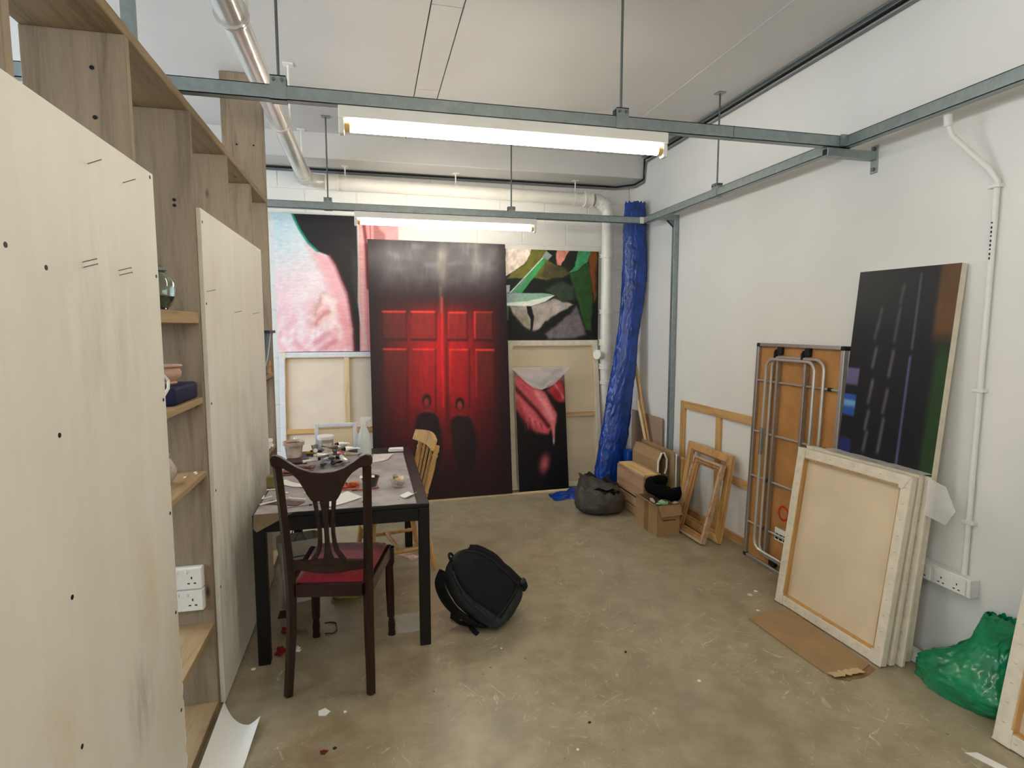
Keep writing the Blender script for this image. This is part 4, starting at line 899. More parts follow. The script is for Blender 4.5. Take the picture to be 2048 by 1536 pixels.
MB().grid(10, 4, lambda u, v: (0.0496 * math.cos(-1.9 + u * 1.3), 0.0496 * math.sin(-1.9 + u * 1.3), 0.02 + v * 0.075)).build('label', mat('tin_paper_label', (206, 200, 190), 0.6, 0, 0.08, 40), tn, smooth=True)
sp = thing('spray_bottle', 'clear frosted spray bottle with white trigger on the table', 'bottle', (-0.06, 3.87, Z0))
M_FROST = mat('frosted_plastic', (232, 238, 238), 0.3, 0, 0.02, alpha=1.0, trans=0.35, ior=1.3)
MB().lathe([(0, 0), (0.042, 0), (0.045, 0.006), (0.045, 0.09), (0.038, 0.13), (0.018, 0.19), (0.013, 0.205), (0, 0.205)], 28).build('body', M_FROST, sp, smooth=True)
MB().lathe([(0.0, 0.2), (0.017, 0.2), (0.017, 0.225), (0, 0.225)], 16).build('collar', M_WPL, sp, smooth=True)
hd = MB().prism([(-0.022, 0.222), (0.02, 0.222), (0.046, 0.236), (0.046, 0.250), (-0.018, 0.252), (-0.024, 0.24)], lambda p, d: (p[0], d, p[1]), -0.009, 0.009).build('spray_head', M_WPL, sp, bevel=0.002)
MB().tube([(0.024, 0, 0.226), (0.036, 0, 0.205), (0.034, 0, 0.185)], 0.004, 8).build('trigger', M_WPL, hd, smooth=True)
jj = thing('ceramic_jug', 'small yellow ochre ceramic jug on the table beside the tin', 'jug', (-0.196, 3.90, Z0))
M_OCH = mat('ochre_glaze', (190, 158, 96), 0.35, 0, 0.15, 20)
MB().lathe([(0, 0), (0.022, 0), (0.034, 0.02), (0.034, 0.038), (0.024, 0.054), (0.027, 0.068), (0.024, 0.068), (0.02, 0.055), (0, 0.04)], 24).build('body', M_OCH, jj, smooth=True)
MB().tube([(-0.024, 0, 0.06), (-0.042, 0, 0.056), (-0.044, 0, 0.036), (-0.03, 0, 0.025)], 0.004, 8).build('handle', M_OCH, jj, smooth=True)
sc = reversed_canvas('small reversed white canvas propped on the far end of the table', 0.275, 0.185, 0.018, (-0.245, 4.045, Z0), lean_rot(0.02, 0.185, RAD(2)), 0.026, M_WEDGE, M_PALEZ, folds=False)
bb = MB().box(-0.545 + 0.11, -0.385 + 0.11, 3.985, 4.02, Z0, Z0 + 0.013).build('wooden_block', mat('yellow_pencil_wood', (206, 150, 60), 0.5), bevel=0.002); tag(bb, 'short yellow wooden stick in front of the small white canvas', 'stick')
bb = MB().box(-0.545 + 0.135, -0.385 + 0.10, 3.988, 4.017, Z0 + 0.0135, Z0 + 0.02).build('pencil_case', M_BLACKCABLE, bevel=0.002); tag(bb, 'thin black strip lying on the yellow stick', 'strip')
bb = MB().box(-0.545, -0.488, 3.16, 3.215, Z0, Z0 + 0.062).build('wooden_block', mat('olive_wood', (122, 108, 66), 0.6, 0, 0.1, 14), bevel=0.005, seg=2); tag(bb, 'olive brown block standing at the table edge by the white panel', 'block')
def sheet(name, label, cat, pts, z, m_, curl=0.0, grp=None):
    c = Vector((sum(p[0] for p in pts) / 4, sum(p[1] for p in pts) / 4, 0))
    def f(u, v):
        a = Vector(pts[0]).lerp(Vector(pts[1]), u); b = Vector(pts[3]).lerp(Vector(pts[2]), u); p = a.lerp(b, v)
        return (p.x, p.y, z + curl * (u - .4) ** 2 + 0.0006 * fbm((u * 4 + c.x * 9, v * 4, c.y)))
    return tag(MB().grid(8, 6, f).build(name, m_, smooth=60, solid=0.0008), label, cat, grp)
sheet('paper_sheet', 'white paper sheet on the table behind the mahogany chair splat', 'paper', [(-0.205, 2.76), (-0.06, 2.88), (-0.135, 3.0), (-0.275, 2.87)], Z0 + 0.001, M_PAPER, 0.012)
sheet('paper_sheet', 'small white paper card lying beside the larger white sheet on the table', 'paper', [(-0.315, 2.94), (-0.225, 2.905), (-0.205, 2.955), (-0.295, 2.99)], Z0 + .001, M_PAPER)
sheet('paper_sheet', 'small white card at the near table corner in front of the full bowl', 'paper', [(0.118, 2.858), (0.158, 2.806), (0.205, 2.87), (0.165, 2.92)], Z0 + 0.0005, M_PAPER, 0.04)
sheet('paper_sheet', 'curled long white paper strip at the left of the table by the olive block', 'paper', [(-0.50, 3.235), (-0.30, 3.09), (-0.285, 3.135), (-0.47, 3.30)], Z0, M_PAPER, 0.06)
sheet('paper_sheet', 'creased pale pink paper at the far end of the table', 'paper', [(-0.03, 3.62), (0.08, 3.68), (0.13, 3.86), (0.0, 3.86)], Z0 + .001, mat('pink_paper', (216, 204, 204), 0.7), 0.01)
sheet('paper_sheet', 'dark photo print with white borders at the near left of the table', 'paper', [(-0.515, 2.89), (-0.355, 2.82), (-0.325, 2.88), (-0.485, 2.95)], Z0 + .001, mat('dark_print', (86, 60, 58), 0.5, 0, 0.2, 30))
for k, (a, b) in enumerate((((-0.525, 2.862), (-0.40, 2.952)), ((-0.44, 2.955), (-0.325, 2.90)), ((-0.315, 2.975), (-0.235, 2.915)))):
    tag(MB().bar((a[0], a[1], Z0 + 0.0065), (b[0], b[1], Z0 + 0.0065), 0.010, 0.004).build('paper_strip', M_PAPER), ('narrow white paper strip angled across the table edge by the panel', 'white paper strip lying along the dark photo print', 'short white paper strip beyond the dark photo print')[k], 'strip')
tag(MB().tube([(-0.532, 3.02, Z0 + 0.003), (-0.545 + .012, 2.97, Z0 + 0.004), (-0.49, 2.985, Z0 + 0.008)], 0.003, 6).build('paper_curl', M_PAPER), 'curled white paper scrap at the left table edge', 'scrap')
for k, (x, y) in enumerate(((-0.47, 3.115), (-0.515, 3.14), (-0.335, 3.04), (-0.45, 3.06))):
    tag(MB().box(x - 0.012 * (1 + k % 2), x + 0.012 * (1 + k % 2), y - 0.008, y + 0.008, Z0, Z0 + 0.003).build('paper_scrap', M_PAPER), 'tiny white paper scrap on the table near the olive block', 'scrap', 'scraps on the table')
fp = thing('folded_cloth', 'small folded white paper pad on the far corner of the table', 'pad', (0.145, 3.965, TZ))
MB().box(-0.05, 0.05, -0.03, 0.03, 0.0005, 0.012).build('lower_fold', M_PAPER, fp, bevel=0.003)
MB().box(-0.044, 0.05, -0.028, 0.026, 0.012, 0.022).build('upper_fold', M_PAPER, fp, bevel=0.003)
# bowls
M_CLEARB = film_mat('clear_plastic_bowl', 0.28, (225, 225, 220))
def bowl(name, label, loc, r, m_, fillc):
    t = thing(name, label, 'bowl', loc)
    MB().lathe([(0, 0), (r * .6, 0), (r * .7, 0.004), (r, 0.046), (r * 1.08, 0.047), (r * 1.08, 0.049), (r * .97, 0.048), (r * .66, 0.006), (0, 0.004)], 28).build('body', m_, t, smooth=True)
    for k, c in enumerate(fillc):
        a = 2.4 * k; q = r * (.22 + .34 * ((k * 7) % 5) / 5)
        blob((q * math.cos(a), q * math.sin(a), 0.010 + 0.011 * (k // 3)), (r * .30, r * .27, 0.013), k * 3.3 + r * 50, 0.3, 12, 8).build('paint_tube' if k % 2 else 'crumpled_foil', mat('bowl_%d_%d_%d' % c, c, 0.3, 0.3 if c[0] > 180 else 0, 0.1), t, smooth=60)
    return t
bowl('plastic_bowl', 'clear plastic bowl full of foil and red paint tubes on the table', (0.125, 3.045, Z0), 0.05, M_CLEARB, [(150, 30, 40), (220, 210, 205), (120, 20, 30), (230, 226, 222), (200, 180, 130), (215, 190, 150), (225, 215, 200), (206, 170, 120), (236, 230, 220), (150, 140, 120)])
b2_ = bowl('tin_bowl', 'dark rimmed bowl with a white cloth behind the chair post', (-0.022, 3.10, Z0), 0.046, mat('dark_bowl', (70, 66, 64), 0.35), [(200, 180, 165), (60, 60, 62), (220, 216, 210)])
sheet('cloth_scrap', 'white rag laid over the dark rimmed bowl', 'rag', [(-0.075, 3.07), (0.0, 3.07), (0.0, 3.12), (-0.075, 3.12)], Z0 + 0.051, M_PAPER)
# palette with paint heaps
pl = thing('paint_palette', 'orange and red smeared paint palette beyond the white paper sheet', 'palette', (-0.172, 3.115, Z0))
MB().grid(14, 10, lambda u, v: ((u - .5) * 0.19, (v - .5) * 0.15, 0.003 + 0.0006 * fbm((u * 5, v * 5, 1)))).build('sheet', mat('smeared_paint', (176, 96, 52), 0.5, 0, 0.2, 26, c2=(120, 64, 50)), pl, smooth=60, solid=0.002)
for k, c in enumerate(((206, 104, 40), (190, 60, 40), (150, 36, 36), (214, 170, 120), (60, 40, 36), (220, 130, 60))):
    blob(((k % 3 - 1) * 0.05 + .01, (k // 3 - .5) * 0.06, 0.004), (0.022, 0.016, 0.008), k * 5.1, 0.5, 12, 8).build('paint_heap', mat('paint_%d_%d_%d' % c, c, 0.35), pl, smooth=60)
pl2 = thing('paint_palette', 'maroon smeared paint palette behind the left chair post', 'palette', (-0.43, 3.53, Z0))
MB().grid(12, 10, lambda u, v: ((u - .5) * 0.17, (v - .5) * 0.22, 0.003)).build('sheet', mat('maroon_smear', (104, 64, 58), 0.5, 0, 0.25, 22, c2=(60, 40, 40)), pl2, solid=0.002)
for k, c in enumerate(((150, 80, 66), (96, 40, 40), (60, 34, 34), (170, 120, 100))):
    blob(((k % 2 - .5) * 0.08, (k // 2 - .5) * 0.1, 0.004), (0.03, 0.022, 0.007), k * 4.1, 0.5, 12, 8).build('paint_heap', mat('paint_%d_%d_%d' % c, c, 0.35), pl2, smooth=60)
tag(MB().box(-0.535, -0.40, 3.70, 3.83, Z0, Z0 + 0.012).build('dark_tray', mat('dark_maroon_tray', (58, 34, 36), 0.45), bevel=0.004), 'dark maroon tray in front of the cream terracotta pot', 'tray')
# paint tubes heap
rng = random.Random(11)
cols = [(232, 232, 226), (214, 214, 206), (96, 108, 104), (238, 238, 234), (200, 110, 120), (70, 74, 90), (226, 226, 214), (150, 150, 140), (180, 190, 180), (58, 52, 60), (235, 232, 222), (120, 96, 90), (225, 225, 225), (176, 168, 150), (88, 92, 88), (240, 240, 236)]
heap = []
for k, c in enumerate(cols):
    L = rng.uniform(0.06, 0.095); best = None
    for _t in range(14):
        x = -0.345 + 0.20 * rng.random(); y = 3.56 + 0.22 * rng.random(); a = rng.uniform(0, 6.28)
        seg = [(x + (q * L - .02 * (1 - q)) * math.cos(a), y + (q * L - .02 * (1 - q)) * math.sin(a)) for q in (0, .2, .4, .6, .8, 1.0)]
        lv = 0
        for s2_, l2_ in heap:
            if min(math.hypot(p[0] - q[0], p[1] - q[1]) for p in seg for q in s2_) < 0.042: lv = max(lv, l2_ + 1)
        if best is None or lv < best[0]: best = (lv, x, y, a, seg)
    lv, x, y, a, seg = best; heap.append((seg, lv)); zl = Z0 + 0.0155 + 0.030 * lv
    nmk = {2: 'grey green', 4: 'pink', 5: 'slate blue', 7: 'olive grey', 8: 'pale sage', 9: 'dark plum', 11: 'brown', 13: 'beige', 14: 'dark grey'}.get(k, 'white')
    t = thing('paint_tube', 'crumpled %s paint tube in the heap between tin and chair crest' % nmk, 'paint tube', (x, y, zl), (0, 0, a), group='heap of paint tubes on the table')
    mt = mat('tube_%d_%d_%d' % c, c, 0.3, 0.35, 0.05, 30)
    MB().grid(10, 7, lambda u, v, L=L, k=k: (v * L, math.cos(2 * math.pi * u) * (0.014 + 0.007 * v), math.sin(2 * math.pi * u) * 0.015 * (1 - v * .8) + 0.010 * fbm((u * 2 + k, v * 3, 2)) * v + .012 * v * v * ((k % 3) - .5)), closed_u=True).build('body', mt, t, smooth=60)
    MB().tube([(0.0, 0, 0), (-0.006, 0, 0), (-0.006, 0, 0), (-0.018, 0, 0)], [0.013, 0.007, 0.009, 0.009], 10).build('cap', M_WPL if k % 3 else M_BLACKCABLE, t, smooth=True)
bs_ = thing('paintbrush', 'thin dark paintbrush lying on the grey sheet beside the chair post', 'paintbrush', (-0.035, 2.9, Z0))
MB().tube([(-0.052, 2.825, Z0 + 0.004), (-0.02, 2.985, Z0 + 0.005)], [0.0025, 0.0042], 8).build('handle', M_MAHOG, bs_, world=True)
MB().tube([(-0.052, 2.825, Z0 + 0.004), (-0.0575, 2.80, Z0 + 0.004)], [0.004, 0.003], 8).build('bristles', M_BLACKCABLE, bs_, world=True)
b3 = thing('paintbrush', 'red handled paintbrush at the edge of the orange palette', 'paintbrush', (-0.03, 3.03, Z0))
MB().tube([(-0.09, 3.01, Z0 + 0.006), (0.02, 3.035, Z0 + 0.006)], [0.003, 0.005], 8).build('handle', mat('red_lacquer', (150, 44, 46), 0.3), b3, world=True)
MB().tube([(-0.09, 3.01, Z0 + 0.006), (-0.115, 3.004, Z0 + 0.006)], [0.004, 0.002], 8).build('bristles', M_BLACKCABLE, b3, world=True)
b4 = thing('paintbrush', 'thin brush with black tip below the dark photo print', 'paintbrush', (-0.34, 2.83, Z0))
MB().tube([(-0.40, 2.775, Z0 + 0.007), (-0.30, 2.80, Z0 + 0.007)], 0.0025, 6).build('handle', mat('grey_handle', (120, 110, 110), 0.5), b4, world=True)
MB().tube([(-0.30, 2.80, Z0 + 0.007), (-0.286, 2.803, Z0 + 0.007)], [0.005, 0.003], 6).build('bristles', M_BLACKCABLE, b4, world=True)
tag(blob((-0.50, 4.04, Z0), (0.022, 0.04, 0.05), 4.4, 0.5).build('white_cloth', M_PAPER, smooth=60), 'crumpled white cloth at the back corner of the table by the shelving', 'cloth')
for k, (x, y, r) in enumerate(((-0.20, 3.80, 0.018), (-0.245, 3.80, 0.013))):
    tag(blob((x, y, Z0), (r, r, r), 9.1 + k, 0.15, 14, 10).build('pebble', mat('grey_brown_stone', (140, 116, 100), 0.6), smooth=60), ('rounded grey brown pebble in front of the ochre jug', 'smaller brown pebble beside the tin')[k], 'stone')

# ================================================================== MAHOGANY CHAIR
ch = thing('dining_chair', 'dark mahogany dining chair with pierced splat back and red seat at the table', 'chair', (-0.196, 2.483, 0), (0, 0, RAD(-10.4)))
for s in (-1, 1):
    path = [(s * 0.172, -0.045, 0.0), (s * 0.168, -0.025, 0.12), (s * 0.162, -0.002, 0.28), (s * 0.161, 0.006, 0.43), (s * 0.166, -0.002, 0.60), (s * 0.173, -0.028, 0.82), (s * 0.179, -0.052, 0.99)]
    b = MB(); 
    b.tube(path, [0.021, 0.022, 0.0235, 0.0245, 0.022, 0.020, 0.020], 4, up=(1, 1, 0), flat=(1, 1)).build('back_post', M_MAHOG, ch, bevel=0.003)
    MB().tube([(s * 0.188, 0.44, 0), (s * 0.188, 0.44, 0.03), (s * 0.188, 0.44, 0.05), (s * 0.187, 0.438, 0.09), (s * 0.186, 0.436, 0.10), (s * 0.184, 0.432, 0.25), (s * 0.183, 0.43, 0.36), (s * 0.183, 0.43, 0.385), (s * 0.183, 0.43, 0.46)], [0.020, 0.016, 0.019, 0.014, 0.019, 0.022, 0.020, 0.027, 0.027], 8).build('leg', M_MAHOG, ch, smooth=30)
    MB().bar((s * 0.166, 0.015, 0.447), (s * 0.186, 0.42, 0.447), 0.022, 0.06).build('seat_rail', M_MAHOG, ch, bevel=0.003)
MB().box(-0.14, 0.14, -0.008, 0.016, 0.415, 0.472).build('seat_rail', M_MAHOG, ch, bevel=0.003)
MB().box(-0.165, 0.165, 0.42, 0.445, 0.417, 0.477).build('seat_rail', M_MAHOG, ch, bevel=0.003)
M_REDV = mat('red_velvet', (122, 22, 34), 0.9, 0, 0.15, 60, spec=0.1, sheen=0.4, bmp=0.3, bs_=200)
def seatf(u, v):
    y = 0.012 + v * 0.43; hw = 0.150 + 0.032 * v; x = (2 * u - 1) * hw
    e = min(1, min(u, 1 - u) * 7) ** .5 * min(1, min(v, 1 - v) * 7) ** .5
    return (x, y, 0.466 + 0.040 * e)
MB().grid(24, 24, seatf).build('seat_pad', M_REDV, ch, smooth=60, solid=0.006)
# crest + splat cut from one board, raked with the posts
def bz(p, d):
    y = -0.002 - 0.052 * max(0, (p[1] - 0.60)) / 0.39
    return (p[0], y + d, p[1])
half = [(0.0, 0.962), (0.045, 0.966), (0.09, 0.982), (0.13, 1.008), (0.158, 1.030), (0.178, 1.038), (0.196, 1.034), (0.203, 1.018), (0.200, 0.996), (0.190, 0.986), (0.165, 0.986), (0.150, 0.982), (0.122, 0.962), (0.098, 0.935), (0.080, 0.900), (0.066, 0.868), (0.052, 0.845), (0.0475, 0.84)]
poly = half + [(-x, z) for x, z in half[::-1]][:-1]
cm = MB(); n_ = 16
MB().prism(poly, bz, -0.012, 0.012).build('crest_splat', M_MAHOG, ch, bevel=0.003)
for s in (-1, 0, 1):
    if s: pth = [(s * 0.0385, 0.842), (s * 0.034, 0.80), (s * 0.029, 0.75), (s * 0.027, 0.70), (s * 0.030, 0.65), (s * 0.038, 0.615), (s * 0.054, 0.59), (s * 0.062, 0.575)]
    else: pth = [(0, 0.842), (0, 0.78), (0, 0.70), (0, 0.64), (0, 0.60), (0, 0.575)]
    ws = [0.009, 0.008, 0.0075, 0.0075, 0.0085, 0.01, 0.012, 0.013] if s else [0.019, 0.012, 0.0085, 0.010, 0.016, 0.024]
    L = [bz((x - w_, z), 0)[:1] for (x, z), w_ in zip(pth, ws)]
    pg = [(x - w_, z) for (x, z), w_ in zip(pth, ws)] + [(x + w_, z) for (x, z), w_ in list(zip(pth, ws))[::-1]]
    MB().prism(pg, bz, -0.008, 0.008).build('splat_strip', M_MAHOG, ch, bevel=0.002)
MB().prism([(-0.075, 0.58), (0.075, 0.58), (0.07, 0.555), (-0.07, 0.555)], bz, -0.012, 0.010).build('splat_shoe', M_MAHOG, ch, bevel=0.003)
cr = [(-0.15, 0.575), (0.15, 0.575), (0.15, 0.535), (0.10, 0.532), (0.05, 0.522), (0, 0.518), (-0.05, 0.522), (-0.10, 0.532), (-0.15, 0.535)]
MB().prism(cr, bz, -0.010, 0.010).build('cross_rail', M_MAHOG, ch, bevel=0.002)

# ================================================================== PINE CHAIR
pc = thing('kitchen_chair', 'golden pine spindle back kitchen chair tucked at the side of the table', 'chair', (0.108, 3.77, 0), (0, 0, RAD(102)))
def turned(a, b, r, n=10):
    a = Vector(a); b = Vector(b); prof = [(0, .65), (.06, .75), (.10, 1.0), (.13, .7), (.16, 1.05), (.2, .8), (.4, 1.0), (.6, 1.05), (.78, .85), (.82, 1.1), (.86, .75), (.9, 1.05), (1, .8)]
    return MB().tube([a.lerp(b, t) for t, _ in prof], [r * k for _, k in prof], n)
for sx in (-1, 1):
    turned((sx * 0.20, 0.20, 0), (sx * 0.145, 0.145, 0.42), 0.019).build('leg', M_PINE, pc, smooth=50)
    turned((sx * 0.20, -0.22, 0), (sx * 0.145, -0.15, 0.42), 0.019).build('leg', M_PINE, pc, smooth=50)
    turned((sx * 0.18, 0.18, 0.15), (sx * 0.18, -0.19, 0.15), 0.013).build('stretcher', M_PINE, pc, smooth=50)
    turned((sx * 0.152, -0.165, 0.445), (sx * 0.172, -0.255, 0.80), 0.019).build('back_post', M_PINE, pc, smooth=50)
turned((-0.18, 0.0, 0.15), (0.18, 0.0, 0.15), 0.013).build('stretcher', M_PINE, pc, smooth=50)
turned((-0.168, 0.165, 0.24), (0.168, 0.165, 0.24), 0.013).build('stretcher', M_PINE, pc, smooth=50)
MB().prism([(0.205 * math.copysign(abs(math.cos(a)) ** .6, math.cos(a)), 0.20 * math.copysign(abs(math.sin(a)) ** .6, math.sin(a))) for a in np.linspace(0, 2 * math.pi, 28)[:-1]], lambda p, d: (p[0], p[1], d), 0.415, 0.45).build('seat', M_PINE, pc, bevel=0.006, seg=2, smooth=50)
for k in (-0.075, -0.0, 0.075): MB().tube([(k * .9, -0.168, 0.445), (k * 1.05, -0.255, 0.80)], [0.009, 0.009], 8).build('spindle', M_PINE, pc, smooth=True)
def tr(u, v):
    x = (u - .5) * 0.42; z = 0.775 + v * (0.085 + 0.02 * math.cos(math.pi * (u - .5)) - 0.02)
    return (x, -0.250 - 0.022 * (v) - 0.03 * math.cos(math.pi * (u - .5)) + 0.03, z)
MB().grid(16, 6, tr).build('top_rail', M_PINE, pc, smooth=50, solid=0.022)

# ================================================================== UNDER THE TABLE
cbag = thing('carrier_bag', 'grey paper carrier bag with handles standing under the table', 'bag', (-0.43, 3.42, 0), (0, 0, RAD(14)))
M_BAGP = mat('grey_paper_bag', (208, 203, 194), 0.75, 0, 0.06, 5)
def cbf(u, v):
    a = 2 * math.pi * u; c, s_ = math.cos(a), math.sin(a)
    sq = lambda t: math.copysign(abs(t) ** .35, t)
    k = 0.75 + 0.25 * v
    return (sq(c) * 0.115 * k + 0.008 * fbm((c * 2, s_ * 2, v * 4)), sq(s_) * 0.07 * (0.9 + .15 * v) + 0.01 * fbm((c * 2 + 4, s_ * 2, v * 4)), v * 0.36)
MB().grid(40, 14, cbf, closed_u=True).build('body', M_BAGP, cbag, smooth=50)
MB().prism([(-0.08, -0.05), (0.08, -0.05), (0.08, 0.05), (-0.08, 0.05)], lambda p, d: (p[0], p[1], d), 0.001, 0.004).build('base', M_BAGP, cbag)
for sy in (-1, 1):
    MB().tube([(-0.03 + 0.06 * t, sy * 0.066, 0.355 + 0.05 * math.sin(math.pi * t)) for t in np.linspace(0, 1, 9)], 0.0035, 6).build('handle', mat('grey_cord', (110, 104, 98), 0.8), cbag, smooth=True)
for k in range(3): MB().box(-0.05, 0.02 + 0.01 * (k % 2), -0.0795, -0.0775, 0.27 - k * 0.022, 0.275 - k * 0.022).build('printed_line', M_BLACKCABLE, cbag)
tag(MB().box(-0.52, -0.44, 3.18, 3.27, 0, 0.001).build('floor_rag_dark', mat('dark_rag', (70, 40, 44), 0.9)), 'flat dark rag on the floor before the carrier bag', 'rag')
tag(blob((-0.16, 3.36, 0), (0.085, 0.05, 0.045), 1.9, 0.35).build('yellow_bag', mat('yellow_plastic', (196, 180, 110), 0.4), smooth=60), 'crumpled yellow plastic bag under the table', 'bag')
cp = thing('plastic_sleeve', 'clear plastic sleeve lying on the floor between table leg and chair leg', 'plastic sleeve', (0.14, 2.97, 0))
MB().grid(20, 20, lambda u, v: (0.095 + u * 0.115 - v * .004, 2.865 + v * 0.20, 0.006 + 0.006 * abs(fbm((u * 5, v * 6, 3))))).build('film', film_mat('clear_sleeve', 0.35), cp, world=True, smooth=60)
sheet('leaflet', 'folded red and green printed leaflet on the floor under the pine chair', 'leaflet', [(0.135, 3.93), (0.235, 3.80), (0.285, 3.85), (0.19, 3.985)], 0.002, mat('printed_leaflet', (214, 205, 196), 0.5, 0, 0.1, 26, c2=(176, 70, 62)))
wl_ = thing('wire_loop', 'bent wire hanger loop on the floor under the mahogany chair', 'wire', (-0.25, 3.0, 0))
MB().tube([(-0.272, 3.072, 0.003), (-0.24, 3.075, 0.003), (-0.215, 3.06, 0.003), (-0.205, 2.98, 0.003), (-0.225, 2.955, 0.003), (-0.262, 2.962, 0.003)], 0.0025, 6).build('wire', M_BLACKCABLE, wl_, world=True)
pf = thing('pliers', 'red handled pliers lying on the floor beside the front table leg', 'pliers', (-0.45, 2.98, 0))
for s in (-1, 1): MB().tube([(-0.475, 3.03 + s * 0.014, 0.012), (-0.45, 3.02 + s * 0.012, 0.012), (-0.425, 3.01, 0.012)], [0.008, 0.009, 0.006], 8).build('handle', mat('red_rubber', (140, 24, 30), 0.5), pf, world=True, smooth=True)
MB().tube([(-0.425, 3.01, 0.012), (-0.39, 3.0, 0.012), (-0.35, 2.99, 0.01)], [0.010, 0.008, 0.004], 8).build('jaws', M_GALVD, pf, world=True, smooth=True)
tag(blob((-0.455, 2.83, 0), (0.02, 0.035, 0.014), 5.5, 0.5, 14, 8).build('red_rag', mat('red_rag', (132, 24, 34), 0.9), smooth=60), 'small crumpled red rag beside the front table leg', 'rag')
tag(blob((-0.385, 2.83, 0), (0.022, 0.02, 0.010), 6.5, 0.5, 14, 8).build('crumpled_tissue', M_PAPER, smooth=60), 'small crumpled white tissue beside the red rag', 'tissue')
# ================================================================== BACKPACK
Rb = Matrix.Rotation(RAD(24), 3, 'Z') @ Matrix.Rotation(RAD(-24), 3, 'X') @ Matrix.Rotation(RAD(-36), 3, 'Y')
eb = Rb.to_euler()
bp = thing('backpack', 'black and dark grey backpack lying tilted on the concrete floor', 'backpack', (0.685, 2.90, 0.0), tuple(eb))
M_BPK = mat('black_nylon', (22, 22, 25), 0.75, 0, 0.12, 30, bmp=0.15, bs_=300, spec=0.25)
M_BPG = mat('dark_green_grey_nylon', (50, 56, 58), 0.8, 0, 0.1, 20, bmp=0.15, bs_=300, spec=0.2)
def bpw(t): return 0.150 * (1 - 0.30 * ss(.55, 1, t)) * math.sqrt(max(0.0, 1 - max(0, (t - .78) / .22) ** 2.2)) if t > .0 else .13
def body(u, v, inset=0.0, y0=0.0):
    a = 2 * math.pi * u; c, s_ = math.cos(a), math.sin(a)
    t = v; hw = max(0.004, bpw(t) * (0.92 + .08 * min(1, t * 8))); hd = 0.105 * (1 - .30 * t) * min(1, 0.35 + t * 5) * math.sqrt(max(0.02, 1 - max(0, (t - .8) / .2) ** 2))
    sq = lambda q: math.copysign(abs(q) ** .62, q)
    w = 1 + 0.05 * fbm((c * 1.5, s_ * 1.5, t * 4))
    return (sq(c) * hw * w, sq(s_) * hd * w, t * 0.45)
MB().grid(44, 34, body, closed_u=True).build('body', M_BPG, bp, smooth=70)
MB().lathe([(0, 0.001), (0.9, 0.0)], 20, sx=0.09, sy=0.03).build('base', M_BPG, bp)
# black front panel sits proud of the grey body
def fpan(u, v):
    t = 0.17 + v * 0.81; lo = -0.42 + .95 * ss(.0, .0001, 0) * 0; a0 = math.pi * (1.22 + 0.16 * (1 - t)); a1 = math.pi * 1.95
    a = (a0 + (a1 - a0) * u) / (2 * math.pi); p = Vector(body(a, t)); n = Vector((p.x * 2, p.y * 6, 0)); n = n.normalized() if n.length else Vector((0, -1, 0))
    e = min(1, min(u, 1 - u) * 8) * min(1, min(v, 1 - v) * 8)
    return tuple(p + n * (0.002 + 0.010 * math.sqrt(max(0, e))))
MB().grid(24, 24, fpan).build('front_panel', M_BPK, bp, smooth=70)
def ribbon(path, w, m_, name='strap', t=0.004, up=(0, -1, 0)):
    return MB().tube(path, w / 2, 8, flat=(t / (w / 2), 1), up=up).build(name, m_, bp, smooth=60)
def onb(a, t, off): 
    p = Vector(body(a, t)); n = Vector((p.x * 2, p.y * 5, 0)).normalized(); return tuple(p + n * off)
ribbon([onb(.885, t, 0.016) for t in np.linspace(.08, .94, 14)], 0.022, M_BPK, 'webbing')
MB().tube([onb(.84, t, 0.014) for t in np.linspace(.10, .95, 14)], 0.004, 6).build('zip', M_BLACKCABLE, bp, smooth=True)
bk_ = ribbon([onb(.92, t, 0.022) for t in (.05, .10, .16)], 0.045, M_BPK, 'compression_strap', 0.008)
MB().box(-0.018, 0.018, -0.006, 0.006, -0.012, 0.012, Matrix.Translation(Vector(onb(.905, .17, 0.026)))).build('buckle', mat('buckle_plastic', (40, 40, 44), 0.25), bp, bevel=0.003)
MB().tube(smoothpath([(-0.02, -0.02, 0.440), (-0.02, -0.02, 0.462), (0.0, 0.0, 0.472), (0.02, 0.02, 0.462), (0.02, 0.02, 0.44)], 12), 0.007, 8).build('top_loop', M_BPK, bp, smooth=True)
ribbon(smoothpath([(-0.07, 0.04, 0.42), (-0.13, 0.04, 0.385), (-0.172, 0.02, 0.30), (-0.182, 0.0, 0.20), (-0.165, -0.02, 0.10), (-0.12, -0.03, 0.03)]), 0.050, M_BPK, 'shoulder_strap', 0.010, up=(-1, 0, 0))
ribbon(smoothpath([(-0.05, 0.08, 0.42), (-0.11, 0.10, 0.39), (-0.15, 0.10, 0.30), (-0.155, 0.08, 0.18), (-0.135, 0.05, 0.06)]), 0.050, M_BPK, 'shoulder_strap', 0.010, up=(-1, 0, 0))
MB().tube([onb(.60 + .36 * q, .26 - .05 * math.sin(math.pi * q), 0.013) for q in np.linspace(0, 1, 14)], 0.004, 6).build('pocket_seam', M_BLACKCABLE, bp, smooth=True)
MB().tube([onb(.615, t, 0.008) for t in np.linspace(.14, .93, 14)], 0.005, 6).build('piping', M_BPG, bp, smooth=True)
ribbon([onb(.945, t, 0.012) for t in np.linspace(.06, .92, 14)], 0.034, M_BPK, 'side_panel', 0.007)
settle(bp, -0.055)
_m = Matrix.LocRotScale(bp.location, bp.rotation_euler, None); _i = _m.inverted()
for _c in bp.children:
    for v_ in _c.data.vertices:
        p_w = _m @ v_.co
        if p_w.z < 0.03: p_w.z = 0.004 + max(0.0, (p_w.z + 0.055)) * 0.30; v_.co = _i @ p_w
